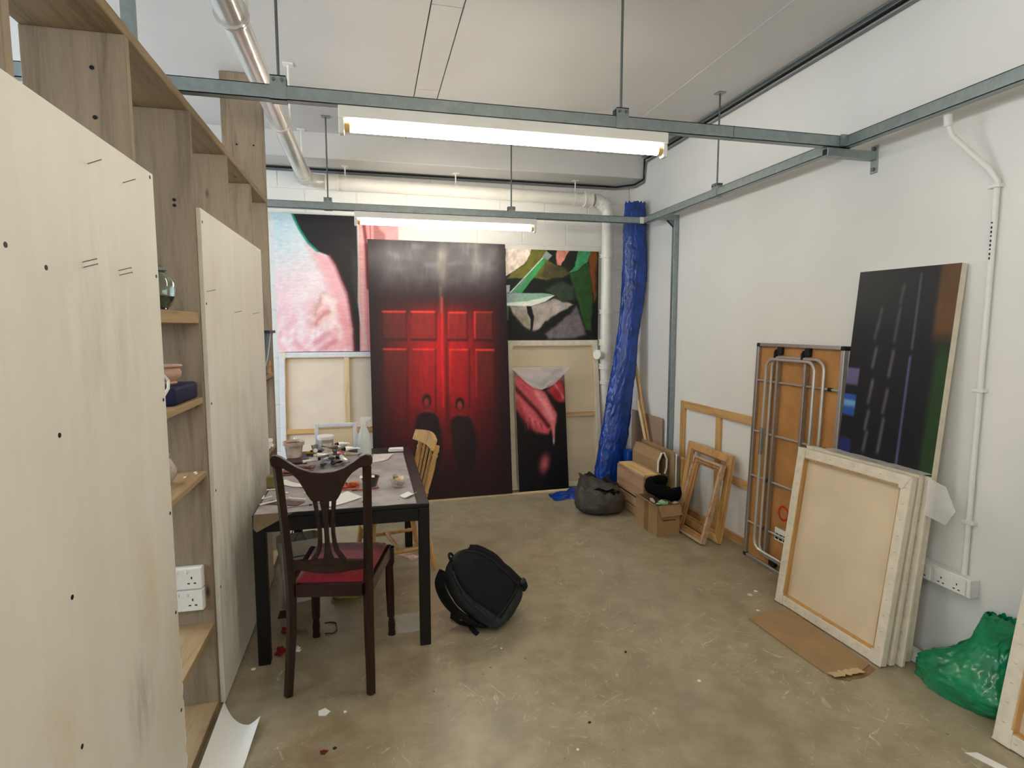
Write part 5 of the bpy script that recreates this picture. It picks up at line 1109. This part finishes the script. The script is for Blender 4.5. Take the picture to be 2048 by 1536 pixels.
# loose strap end on the floor
_o = MB().tube([(0.40, 3.0, 0.05), (0.385, 2.955, 0.014), (0.42, 2.90, 0.008), (0.46, 2.86, 0.012), (0.475, 2.80, 0.008), (0.487, 2.765, 0.008)], 0.013, 8, flat=(.35, 1)).build('loose_strap', M_BPK, bp, world=False, smooth=60)
MWb = Matrix.LocRotScale(bp.location, bp.rotation_euler, None); _inv = MWb.inverted()
for v_ in _o.data.vertices: v_.co = _inv @ v_.co

# ================================================================== BLUE TARPAULIN, BLACK BAG
M_TARP = mat('blue_tarpaulin', (15, 58, 142), 0.25, 0, 0.2, 9, spec=0.6, bmp=0.5, bs_=28)
tr_ = thing('rolled_tarpaulin', 'tall rolled blue tarpaulin leaning in the corner behind the black sack', 'tarpaulin', (2.14, 5.02, 0))
TP = [(2.13, 5.02, 0.03, .118), (2.155, 5.04, 0.20, .125), (2.20, 5.06, .45, .130), (2.24, 5.08, .66, .128), (2.28, 5.09, .92, .122), (2.325, 5.10, 1.2, .110), (2.355, 5.11, 1.45, .100), (2.395, 5.12, 1.75, .104), (2.415, 5.13, 2.0, .112), (2.418, 5.13, 2.2, .112), (2.416, 5.13, 2.4, .108), (2.414, 5.13, 2.6, .098), (2.415, 5.13, 2.70, .094)]
def tarpf(u, v):
    k = v * (len(TP) - 1); i = min(int(k), len(TP) - 2); f = k - i; p = [a + (b - a) * f for a, b in zip(TP[i], TP[i + 1])]
    a = 2 * math.pi * u; c, s_ = math.cos(a), math.sin(a)
    r = p[3] * (1 + .09 * fbm((c * 1.3, s_ * 1.3, p[2] * 2.2)) + .07 * abs(fbm((c * 3, s_ * 3, p[2] * 5 + 9))) + .06 * (1 - abs(fbm((c * 4.5 + 2, s_ * 4.5, p[2] * 11)))) ** 3 - .05 * abs(fbm((c * 7, s_ * 7, p[2] * 16 + 3))))
    z = p[2] + (0.03 * fbm((c * 3, s_ * 3, 7)) if v > .98 else 0)
    return (min(p[0] + c * r, XR - 0.004), p[1] + s_ * r * .72, z)
MB().grid(90, 220, tarpf, closed_u=True).build('roll', M_TARP, tr_, world=True, smooth=70)
def spill(u, v):
    x = 1.56 + u * 0.44; y = 4.86 + v * (0.20 + .1 * u); h_ = max(0, fbm((u * 4, v * 4, 2)) * .5 + .5)
    e = min(1, min(u, 1 - u) * 6) * min(1, min(v, 1 - v) * 5)
    return (x + .02 * fbm((u * 5, v * 5, 9)), y + .03 * fbm((u * 5, v * 5, 4)), 0.003 + e * 0.075 * h_ * (0.5 + .7 * u))
MB().grid(36, 20, spill).build('loose_end', M_TARP, tr_, world=True, smooth=70)
bl2 = MB().box(2.26, 2.36, 4.86, 4.96, 0, 0.42).build('folded_tarpaulin', M_TARP, bevel=0.012, seg=2, smooth=60); tag(bl2, 'small folded blue tarpaulin packet standing behind the wooden crate', 'tarpaulin')
M_SACK = mat('grey_black_sack', (70, 65, 59), 0.5, 0, 0.22, 8, spec=0.45, bmp=0.3, bs_=30)
def sackf(u, v):
    a = 2 * math.pi * u; c, s_ = math.cos(a), math.sin(a)
    w = 0.172 + .040 * math.sin(math.pi * min(1, v * .9 + .08)) - .03 * max(0, .15 - v) / .15; d = 0.140 + .03 * math.sin(math.pi * v) - .03 * max(0, .15 - v) / .15
    k = 1 + .09 * fbm((c * 1.6, s_ * 1.6, v * 2.0)) + .06 * abs(fbm((c * 4, s_ * 4, v * 5)))
    top = 0.235 - .045 * c + .045 * s_ + 0.045 * fbm((c * 2.2 + 3, s_ * 2.2, 5))
    return (1.848 + c * w * k, 4.49 + s_ * d * k, 0.002 + v * top)
sk = thing('rubbish_sack', 'grey black plastic sack slumped open on the floor below the blue tarpaulin', 'sack', (1.85, 4.50, 0))
MB().grid(48, 30, sackf, closed_u=True).build('body', M_SACK, sk, world=True, smooth=70)
MB().grid(24, 4, lambda u, v: (1.848 + .165 * (2 * u - 1) , 4.49 + (v - .5) * .24 * math.sqrt(max(0, 1 - (2 * u - 1) ** 2)), 0.19 + .02 * fbm((u * 5, v * 4, 2)))).build('contents', mat('sack_opening_shade', (30, 28, 27), 0.6), sk, world=True, smooth=60)  # dark sheet within the rim, its colour stands for the shaded opening
MB().grid(16, 8, lambda u, v: (1.665 + u * 0.34, 4.42 + 0.13 * v + .03 * fbm((u * 4, v, 2)), 0.235 - .045 * u + v * (.075 * (1 - u) + .02) + .02 * fbm((u * 6, v * 3, 6)))).build('open_flap', M_SACK, sk, world=True, smooth=70)

# ================================================================== CORNER JUNK
M_CRATE = wood('stained_crate_wood', (184, 148, 116), (146, 104, 82), 'Y', 0.7)
M_CRTOP = wood('pale_crate_top', (222, 188, 132), (190, 150, 96), 'Y', 0.6)
cr_ = thing('wooden_crate', 'stained wooden crate with pale top beside the cardboard box', 'crate', (2.16, 4.42, 0))
MB().box(2.08, 2.246, 4.17, 4.68, 0.165, 0.36).build('upper_body', M_CRATE, cr_, world=True, bevel=0.003)
MB().box(2.09, 2.21, 4.18, 4.67, 0.3602, 0.374).build('top_board', M_CRTOP, cr_, world=True, bevel=0.002)
MB().box(2.215, 2.248, 4.20, 4.66, 0.3602, 0.372).build('top_strip', M_CRATE, cr_, world=True, bevel=0.002)
MB().box(2.09, 2.24, 4.19, 4.66, 0.0, 0.1645).build('inner_body', mat('dark_maroon_wood', (60, 30, 30), 0.7), cr_, world=True)
for z0, z1 in ((0.004, 0.072), (0.082, 0.150)): MB().box(2.078, 2.0895, 4.17, 4.68, z0, z1).build('slat', M_CRATE, cr_, world=True, bevel=0.002)
for z0, z1 in ((0.0, 0.16),): MB().box(2.09, 2.246, 4.17, 4.1895, z0, z1).build('end_board', M_CRATE, cr_, world=True, bevel=0.002)
def cardbox():
    t = thing('cardboard_box', 'open cardboard box topped with black cloth beside the worn picture frame', 'box', (2.110, 3.985, 0), (0, 0, RAD(3)))
    w, d, h, e = 0.094, 0.165, 0.235, 0.004
    for n_, b in (('side_panel', (-w, -w + e, -d, d)), ('side_panel', (w - e, w, -d, d)), ('side_panel', (-w, w, -d, -d + e)), ('side_panel', (-w, w, d - e, d))):
        MB().box(*b, 0.001, h).build(n_, M_CARD, t, bevel=0.001)
    MB().box(-w, w, -d, d, 0, 0.004).build('base', M_CARD, t)
    MB().add([(-w, -d - .001, h), (w, -d - .001, h), (w + .004, -d - 0.022, h - 0.075), (-w + .02, -d - 0.022, h - 0.080)], [(0, 1, 2, 3)]).build('flap', M_CARD, t, solid=0.004)
    MB().add([(w, -d, h), (w, d, h), (w + 0.068, d - .03, h + 0.012), (w + 0.064, -d + .03, h + 0.004)], [(0, 1, 2, 3)]).build('flap', M_CARD, t, solid=0.004)
    MB().add([(-w, -d, h), (-w, d, h), (-w - 0.035, d - .03, h + 0.03), (-w - 0.04, -d + .02, h + 0.02)], [(0, 1, 2, 3)]).build('flap', M_CARD, t, solid=0.004)
    MB().box(-w - 0.0012, -w + .0005, -0.03, 0.03, 0.0, h).build('tape', mat('parcel_tape', (140, 108, 70), 0.25), t)
    MB().box(-0.05, 0.055, -d - .0012, -d + .0005, 0.118, 0.124).build('printed_line', M_BLACKCABLE, t)
    return t
cardbox()
def clothf(u, v, o):
    a = 2 * math.pi * u; c, s_ = math.cos(a), math.sin(a); t = math.pi * v
    r = 1 + .22 * fbm((c * 1.6 + o, s_ * 1.6, v * 3))
    return (c * math.sin(t) * r, s_ * math.sin(t) * r, -math.cos(t))
M_BKC = mat('black_fabric', (13, 13, 15), 0.95, 0, 0.1, 30, spec=0.1)
bc = thing('black_cloth', 'bundled black cloth lying on the open cardboard box', 'cloth', (2.13, 3.98, 0.225))
def clothroll(P, r, o):
    m_ = MB(); m_.tube(P, r, 14); m_.v = [tuple(Vector(p) + Vector((fbm((p[0] * 14 + o, p[1] * 14, p[2] * 14)), fbm((p[0] * 14, p[1] * 14 + o, 3)), fbm((p[0] * 14, 5, p[2] * 14 + o)))) * 0.018) for p in m_.v]; return m_
Pc = smoothpath([(x_, y_, z_ + .016) for x_, y_, z_ in [(2.245, 3.90, 0.285), (2.18, 3.87, 0.285), (2.09, 3.89, 0.292), (2.045, 3.95, 0.315), (2.07, 4.03, 0.335), (2.14, 4.05, 0.338), (2.21, 4.02, 0.335)]])
clothroll(Pc, [0.022] + [0.043] * (len(Pc) - 2) + [0.022], 1.0).build('rolled_fold', M_BKC, bc, world=True, smooth=70)
Pd = smoothpath([(2.20, 3.95, 0.295), (2.14, 3.95, 0.30), (2.09, 3.98, 0.31)], 10)
clothroll(Pd, [0.02] + [0.04] * (len(Pd) - 2) + [0.02], 4.0).build('inner_fold', M_BKC, bc, world=True, smooth=70)
tag(blob((2.075, 3.836, 0.2375), (0.040, 0.018, 0.018), 8.8, 0.5, 16, 8).build('green_plastic', mat('pale_green_plastic', (150, 196, 158), 0.35), smooth=60), 'scrap of pale green plastic hanging out of the cardboard box', 'plastic')
tag(blob((2.028, 3.915, 0.242), (0.012, 0.035, 0.012), 2.8, 0.5, 16, 8).build('white_rag', mat('grey_white_rag', (196, 190, 184), 0.8), smooth=60), 'pale rag under the black cloth at the box edge', 'rag')
tag(blob((2.175, 3.836, 0.2385), (0.022, 0.012, 0.010), 3.8, 0.5, 16, 8).build('pink_rag', mat('pale_pink_rag', (196, 168, 158), 0.8), smooth=60), 'pale pink rag at the box corner beside the worn frame', 'rag')
pk = thing('cardboard_wrap', 'folded cardboard sleeve with white foam edges standing behind the wooden crate', 'cardboard', (2.30, 4.5, 0))
pts = [(2.254, 0.0), (2.254, 0.455), (2.285, 0.53), (2.312, 0.53), (2.342, 0.475), (2.342, 0.0)]
for a, b in zip(pts[:-1], pts[1:]):
    MB().bar((a[0], 4.27, a[1]), (a[0], 4.27, a[1]), .001, .001) if False else None
    m_ = MB(); nx, nz_ = (b[1] - a[1]), -(b[0] - a[0]); L = math.hypot(nx, nz_); nx, nz_ = nx / L * .008, nz_ / L * .008
    m_.add([(a[0], y, a[1]) for y in (4.27, 4.74)] + [(b[0], y, b[1]) for y in (4.27, 4.74)] + [(a[0] + nx, y, a[1] + nz_) for y in (4.27, 4.74)] + [(b[0] + nx, y, b[1] + nz_) for y in (4.27, 4.74)], [(0, 1, 3, 2), (4, 6, 7, 5), (0, 4, 5, 1), (2, 3, 7, 6), (0, 2, 6, 4), (1, 5, 7, 3)])
    m_.build('cardboard_face', M_CARD, pk, world=True)
MB().tube([(x_ + (.004 if x_ < 2.3 else -.004), 4.268, z_) for x_, z_ in ((2.254, 0.34), (2.254, 0.455), (2.285, 0.525), (2.312, 0.525), (2.338, 0.475), (2.338, 0.40), (2.322, 0.35))], 0.0085, 8).build('foam_edge', mat('white_foam', (228, 226, 218), 0.8), pk, world=True, smooth=50)
for k, (lab, m_, x0_, x1_, y0_, y1_, h_) in enumerate((('brown cardboard sheet standing behind the folded cardboard sleeve', M_CARD, 2.362, 2.370, 4.20, 4.78, 0.545), ('white board standing between cardboard sheets beside the steel post', M_WPL, 2.376, 2.386, 4.19, 4.60, 0.52), ('dark grey board standing beside the white board near the steel post', mat('grey_board', (120, 112, 98), 0.7), 2.391, 2.407, 4.18, 4.60, 0.505), ('short pine plank standing in front of the steel post', M_PINE, 2.412, 2.462, 4.168, 4.248, 0.49))):
    tag(MB().box(x0_, x1_, y0_, y1_, 0, h_).build('standing_board', m_, bevel=0.0015), lab, 'board')
hb = MB().box(2.512, 2.518, 4.69, 5.32, 0, 0.735).build('hardboard_sheet', mat('brown_hardboard', (168, 142, 122), 0.7, 0, 0.05, 4), bevel=0.001); tag(hb, 'brown hardboard sheet standing against the right wall behind the timber battens', 'board')
for k, (a, b, w_) in enumerate((((2.475, 4.66, 0.0), (2.46, 5.24, 1.40), 0.022), ((2.475, 4.72, 0.0), (2.475, 5.20, 1.22), 0.020), ((2.45, 4.62, 0.0), (2.43, 5.03, 0.86), 0.018))):
    t = MB().bar(a, b, w_ * 1.2, w_, up=(1, 0, 0)).build('timber_batten', M_PALEZ if k else M_PINE, bevel=0.002)
    tag(t, ('longest pine batten leaning behind the blue tarpaulin', 'pale pine batten leaning just in front of the longest batten', 'short pale batten leaning beside the brown hardboard')[k], 'batten')

# ================================================================== FOLDING TABLE
M_ALU = mat('brushed_aluminium', (176, 174, 170), 0.35, 0.8, 0.04, 30)
M_MDF = mat('orange_brown_hardboard', (180, 130, 76), 0.55, 0, 0.10, 5, spec=0.3)
W_, H_, T_ = 0.742, 1.445, 0.050
fo = thing('folding_table', 'folded aluminium camping table with orange brown board standing on end at the wall', 'folding table', (2.442, 3.014, 0.002), lean_rot(0.044, H_, YAWR))
MB().box(-W_ / 2 + 0.02, W_ / 2 - 0.02, 0.022, 0.028, 0.02, H_ - 0.02).build('board', M_MDF, fo)
MB().box(-W_ / 2 + 0.02, W_ / 2 - 0.02, 0.044, T_, 0.02, H_ - 0.02).build('board', M_MDF, fo)
for sx in (-1, 1):
    MB().box(min(sx * W_ / 2, sx * (W_ / 2 - 0.026)), max(sx * W_ / 2, sx * (W_ / 2 - 0.026)), 0, 0.030, 0.022, H_ - 0.022).build('side_rail', M_ALU, fo, bevel=0.003)
    MB().box(min(sx * W_ / 2, sx * (W_ / 2 - 0.02)), max(sx * W_ / 2, sx * (W_ / 2 - 0.02)), 0.032, T_, 0.022, H_ - 0.022).build('side_rail', M_ALU, fo, bevel=0.003)
    for z in (0, H_ - 0.026): MB().box(min(sx * W_ / 2, sx * (W_ / 2 - 0.03)), max(sx * W_ / 2, sx * (W_ / 2 - 0.03)), -0.001, T_, z, z + 0.026).build('corner_cap', M_BLACKCABLE, fo, bevel=0.006, seg=2)
for z in (0, H_ - 0.022): MB().box(-W_ / 2 + 0.03, W_ / 2 - 0.03, 0, 0.030, z, z + 0.022).build('end_rail', M_ALU, fo, bevel=0.003)
M_CHR = mat('satin_steel_tube', (200, 198, 192), 0.3, 0.6, 0.03)
def loop(x0_, x1_, z0_, z1_, y, r, rad, nm='leg_loop'):
    P = []
    for cx_, cz_, a0 in ((x1_ - rad, z1_ - rad, 0), (x0_ + rad, z1_ - rad, 90), (x0_ + rad, z0_ + rad, 180), (x1_ - rad, z0_ + rad, 270)):
        for k in range(6): a = RAD(a0 + 18 * k); P.append((cx_ + rad * math.cos(a), y, cz_ + rad * math.sin(a)))
    return MB().tube(P, r, 8, closed=True).build(nm, M_CHR, fo, smooth=True)
loop(-0.235, 0.185, 0.10, 1.345, -0.018, 0.0095, 0.06); loop(-0.205, 0.235, 0.075, 1.36, 0.002, 0.0095, 0.065)
for x in (-0.145, 0.095): MB().box(x - 0.008, x + 0.008, -0.012, 0.022, 0.09, 1.335).build('support_bar', M_ALU, fo, bevel=0.002)
for z in (0.24, 0.56, 0.86, 1.20):
    r_ = MB().tube([(-W_ / 2 + 0.02, 0.010, z), (W_ / 2 - 0.02, 0.010, z)], 0.007, 8).build('cross_tube', M_CHR, fo, smooth=True)
    MB().tube([(-0.19 if z < .8 else 0.27, 0.010, z), (-0.165 if z < .8 else 0.295, 0.010, z)], 0.011, 8).build('stopper', M_BLACKCABLE, r_)
for x in (-0.16, 0.08):
    h_ = MB().box(x - 0.006, x + 0.034, -0.004, 0.022, 1.375, 1.425).build('hinge', M_BLACKCABLE, fo, bevel=0.006, seg=2)
    MB().tube([(x - 0.008, 0.0, 1.40), (x - 0.018, 0.0, 1.39), (x - 0.018, 0.0, 1.335)], 0.012, 8).build('hinge_arm', M_BLACKCABLE, h_, smooth=True)
MB().box(-0.11, -0.05, -0.004, 0.022, 0.03, 0.085).build('hinge', M_BLACKCABLE, fo, bevel=0.006)
MB().box(-0.245, -0.225, -0.030, -0.006, 0.72, 0.90).build('handle_sleeve', M_ALU, fo, bevel=0.003)
ring = [(-0.028 + 0.042 * math.cos(a), 0.0206, 0.390 + 0.042 * math.sin(a)) for a in np.linspace(0, 2 * math.pi, 22)[:-1]]
M_REDM = mat('red_marker', (196, 36, 40), 0.6)
nine = MB().tube(ring, 0.008, 6, closed=True, flat=(1, .12)).build('hand_drawn_nine', M_REDM, fo, label='red hand-drawn figure nine')
MB().tube([(0.014, 0.0206, 0.395), (0.014, 0.0206, 0.34), (0.006, 0.0206, 0.30)], 0.008, 6, flat=(.12, 1), up=(0, 1, 0)).build('hand_drawn_stroke', M_REDM, fo)
st_ = MB().box(-0.095, 0.025, 0.0206, 0.0222, 0.205, 0.285).build('sticker', M_PAPER, fo, label='white printed sticker with black blocks')
for k in range(3):
    MB().box(-0.087 + k * 0.036, -0.058 + k * 0.036, 0.0194, 0.0204, 0.232, 0.250).build('printed_block', M_BLACKCABLE, st_)
    MB().box(-0.087 + k * 0.036, -0.060 + k * 0.036, 0.0194, 0.0204, 0.213, 0.225).build('printed_block', M_BLACKCABLE, st_)

# ================================================================== RIGHT FOREGROUND
cf = thing('cardboard_sheet', 'flat torn brown cardboard on the floor in front of the stacked canvases', 'cardboard', (2.06, 2.35, 0))
def cff(z):
    P = [(1.922, 2.592), (1.93, 2.40), (1.938, 2.20), (1.947, 2.062), (1.99, 2.04), (2.03, 2.05), (2.08, 2.046), (2.14, 2.062), (2.198, 2.09), (2.198, 2.30), (2.20, 2.64), (2.10, 2.63)]
    return P
MB().prism(cff(0), lambda p, d: (p[0], p[1], d), 0.002, 0.006).build('upper_layer', M_CARD, cf, world=True)
MB().prism([(x + (0.02 if x < 2 else 0), y - (0.035 if y < 2.2 else -.0)) for x, y in cff(0)], lambda p, d: (p[0], p[1], d), 0.0002, 0.0018).build('lower_layer', mat('dark_cardboard', (140, 110, 76), 0.85), cf, world=True)
MB().grid(14, 4, lambda u, v: (1.955 + u * 0.16, 2.075 - v * 0.045 - .012 * fbm((u * 9, 1, 2)), 0.0075 + .006 * v * (1 + fbm((u * 6, v, 3))))).build('torn_edge', mat('torn_cardboard', (200, 176, 136), 0.9), cf, world=True, solid=0.002)
M_GREEN = mat('green_polythene', (10, 132, 84), 0.25, 0, 0.15, 8, spec=0.6, coat=0.2)
gb = thing('green_bag', 'full green plastic carrier bag slumped against the right wall', 'bag', (2.42, 1.80, 0))
def gbf(u, v):
    a = 2 * math.pi * u; c, s_ = math.cos(a), math.sin(a)
    cx_ = 2.415 + 0.045 * v; cy_ = 1.83 - 0.125 * v
    prof = (1.0 + .10 * math.sin(math.pi * min(1, v * 2.2))) * (1 - .60 * ss(.12, .72, v)) + .02 * v
    wx = 0.112 * prof; wy = 0.185 * prof
    k = 1 + .13 * fbm((c * 1.4, s_ * 1.4, v * 2.2)) + .10 * abs(fbm((c * 2.0 + v * 3, s_ * 2.0, v * 6))) - .07 * abs(fbm((c * 4 + v * 5, s_ * 4, v * 9 + 3)))
    z = 0.002 + v * 0.375 + (0.02 * fbm((c * 4, s_ * 4, 3)) if v > .95 else 0) - (.01 * (1 - v) * 0)
    return (min(cx_ + c * wx * k, XR - 0.004), cy_ + s_ * wy * k, z)
MB().grid(90, 70, gbf, closed_u=True).build('body', M_GREEN, gb, world=True, smooth=70)
MB().grid(20, 6, lambda u, v: (2.45 + (v - .5) * .06, 1.77 - u * .11, 0.365 + .02 * fbm((u * 5, v * 3, 1)))).build('knotted_top', M_GREEN, gb, world=True, smooth=70)
bw_ = thing('bubble_wrap', 'white plastic wrap bunched on the floor behind the canvas stack', 'plastic wrap', (2.45, 2.07, 0))
MB().grid(20, 12, lambda u, v: (2.412 + u * 0.12, 2.035 + v * 0.15, 0.004 + 0.06 * math.sin(math.pi * min(1, u * 1.1)) * (0.4 + .6 * v) * (.8 + .5 * fbm((u * 4, v * 4, 2))))).build('sheet', mat('white_wrap', (226, 226, 224), 0.3, 0, 0.04, 20), bw_, world=True, smooth=70)
# paper curling off the lowest shelf
pr = thing('paper_roll', 'curled sheet of white paper on the floor below the whitewashed panels', 'paper', (-0.56, 2.2, 0))
MB().grid(24, 20, lambda u, v: (-0.605 + u * 0.145 * (1 - .25 * v), 2.405 - .10 * u * (1 - u) * 2.2 * (1 - v) - v * 0.75 - .07 * u * (1 - v), 0.004 + 0.055 * (1 - u) ** 2 * (1 - .3 * v) + 0.035 * max(0, u - .75) * 4 * max(0, 1 - 3 * v) * .5)).build('sheet', M_PAPER, pr, world=True, smooth=70, solid=0.001)
# loose scraps on the floor
rng = random.Random(5)
def scrap(x, y, s, label, m_=M_PAPER):
    a = rng.uniform(0, 6.28); P = [(x + s * rng.uniform(.5, 1) * math.cos(a + q), y + s * rng.uniform(.5, 1) * math.sin(a + q)) for q in (0, 1.2, 2.4, 3.7, 5.0)]
    tag(MB().prism(P, lambda p, d: (p[0], p[1], d), 0.0006, 0.003).build('floor_scrap', m_), label, 'scrap', None)
scrap(-0.222, 2.327, 0.028, 'larger white paper scrap on the floor before the mahogany chair'); scrap(-0.138, 2.312, 0.010, 'tiny white paper scrap right beside the larger white scrap')
scrap(2.106, 2.835, 0.022, 'cream paper scrap on the floor beside the folding table foot', M_PRIME); scrap(2.168, 2.866, 0.015, 'small white scrap on the floor between folding table and canvas stack')
scrap(1.367, 2.163, 0.012, 'white scrap alone on the open concrete floor'); scrap(2.03, 2.66, 0.012, 'small white scrap at the corner of the floor cardboard')
scrap(0.579, 2.621, 0.007, 'tiny white fleck on the floor before the backpack'); scrap(0.704, 1.891, 0.008, 'tiny white fleck on the bare floor beyond the chair')
scrap(-0.555, 2.715, 0.015, 'white scrap at the foot of the front table leg')
tag(MB().prism([(2.075, 1.545), (2.12, 1.535), (2.16, 1.42), (2.12, 1.42)], lambda p, d: (p[0], p[1], d), 0.0006, 0.002).build('floor_scrap', M_PAPER), 'strip of white paper on the floor below the canvas by the green bag', 'scrap')
M_DIRT = mat('dark_dirt', (48, 36, 30), 0.9); M_REDP = mat('dried_red_paint', (96, 22, 26), 0.6)
for k, (x, y, s, m_, lab) in enumerate(((-0.205, 2.097, 0.018, M_REDP, 'dried red paint fleck on the floor before the chair'), (-0.165, 2.107, 0.010, M_DIRT, 'dark crumb beside the dried red paint fleck'), (0.80, 2.02, 0.008, M_DIRT, 'small dark crumb on the bare floor'), (1.15, 2.45, 0.010, M_DIRT, 'dark crumb on the floor beyond the backpack'))):
    scrap(x, y, s, lab, m_)
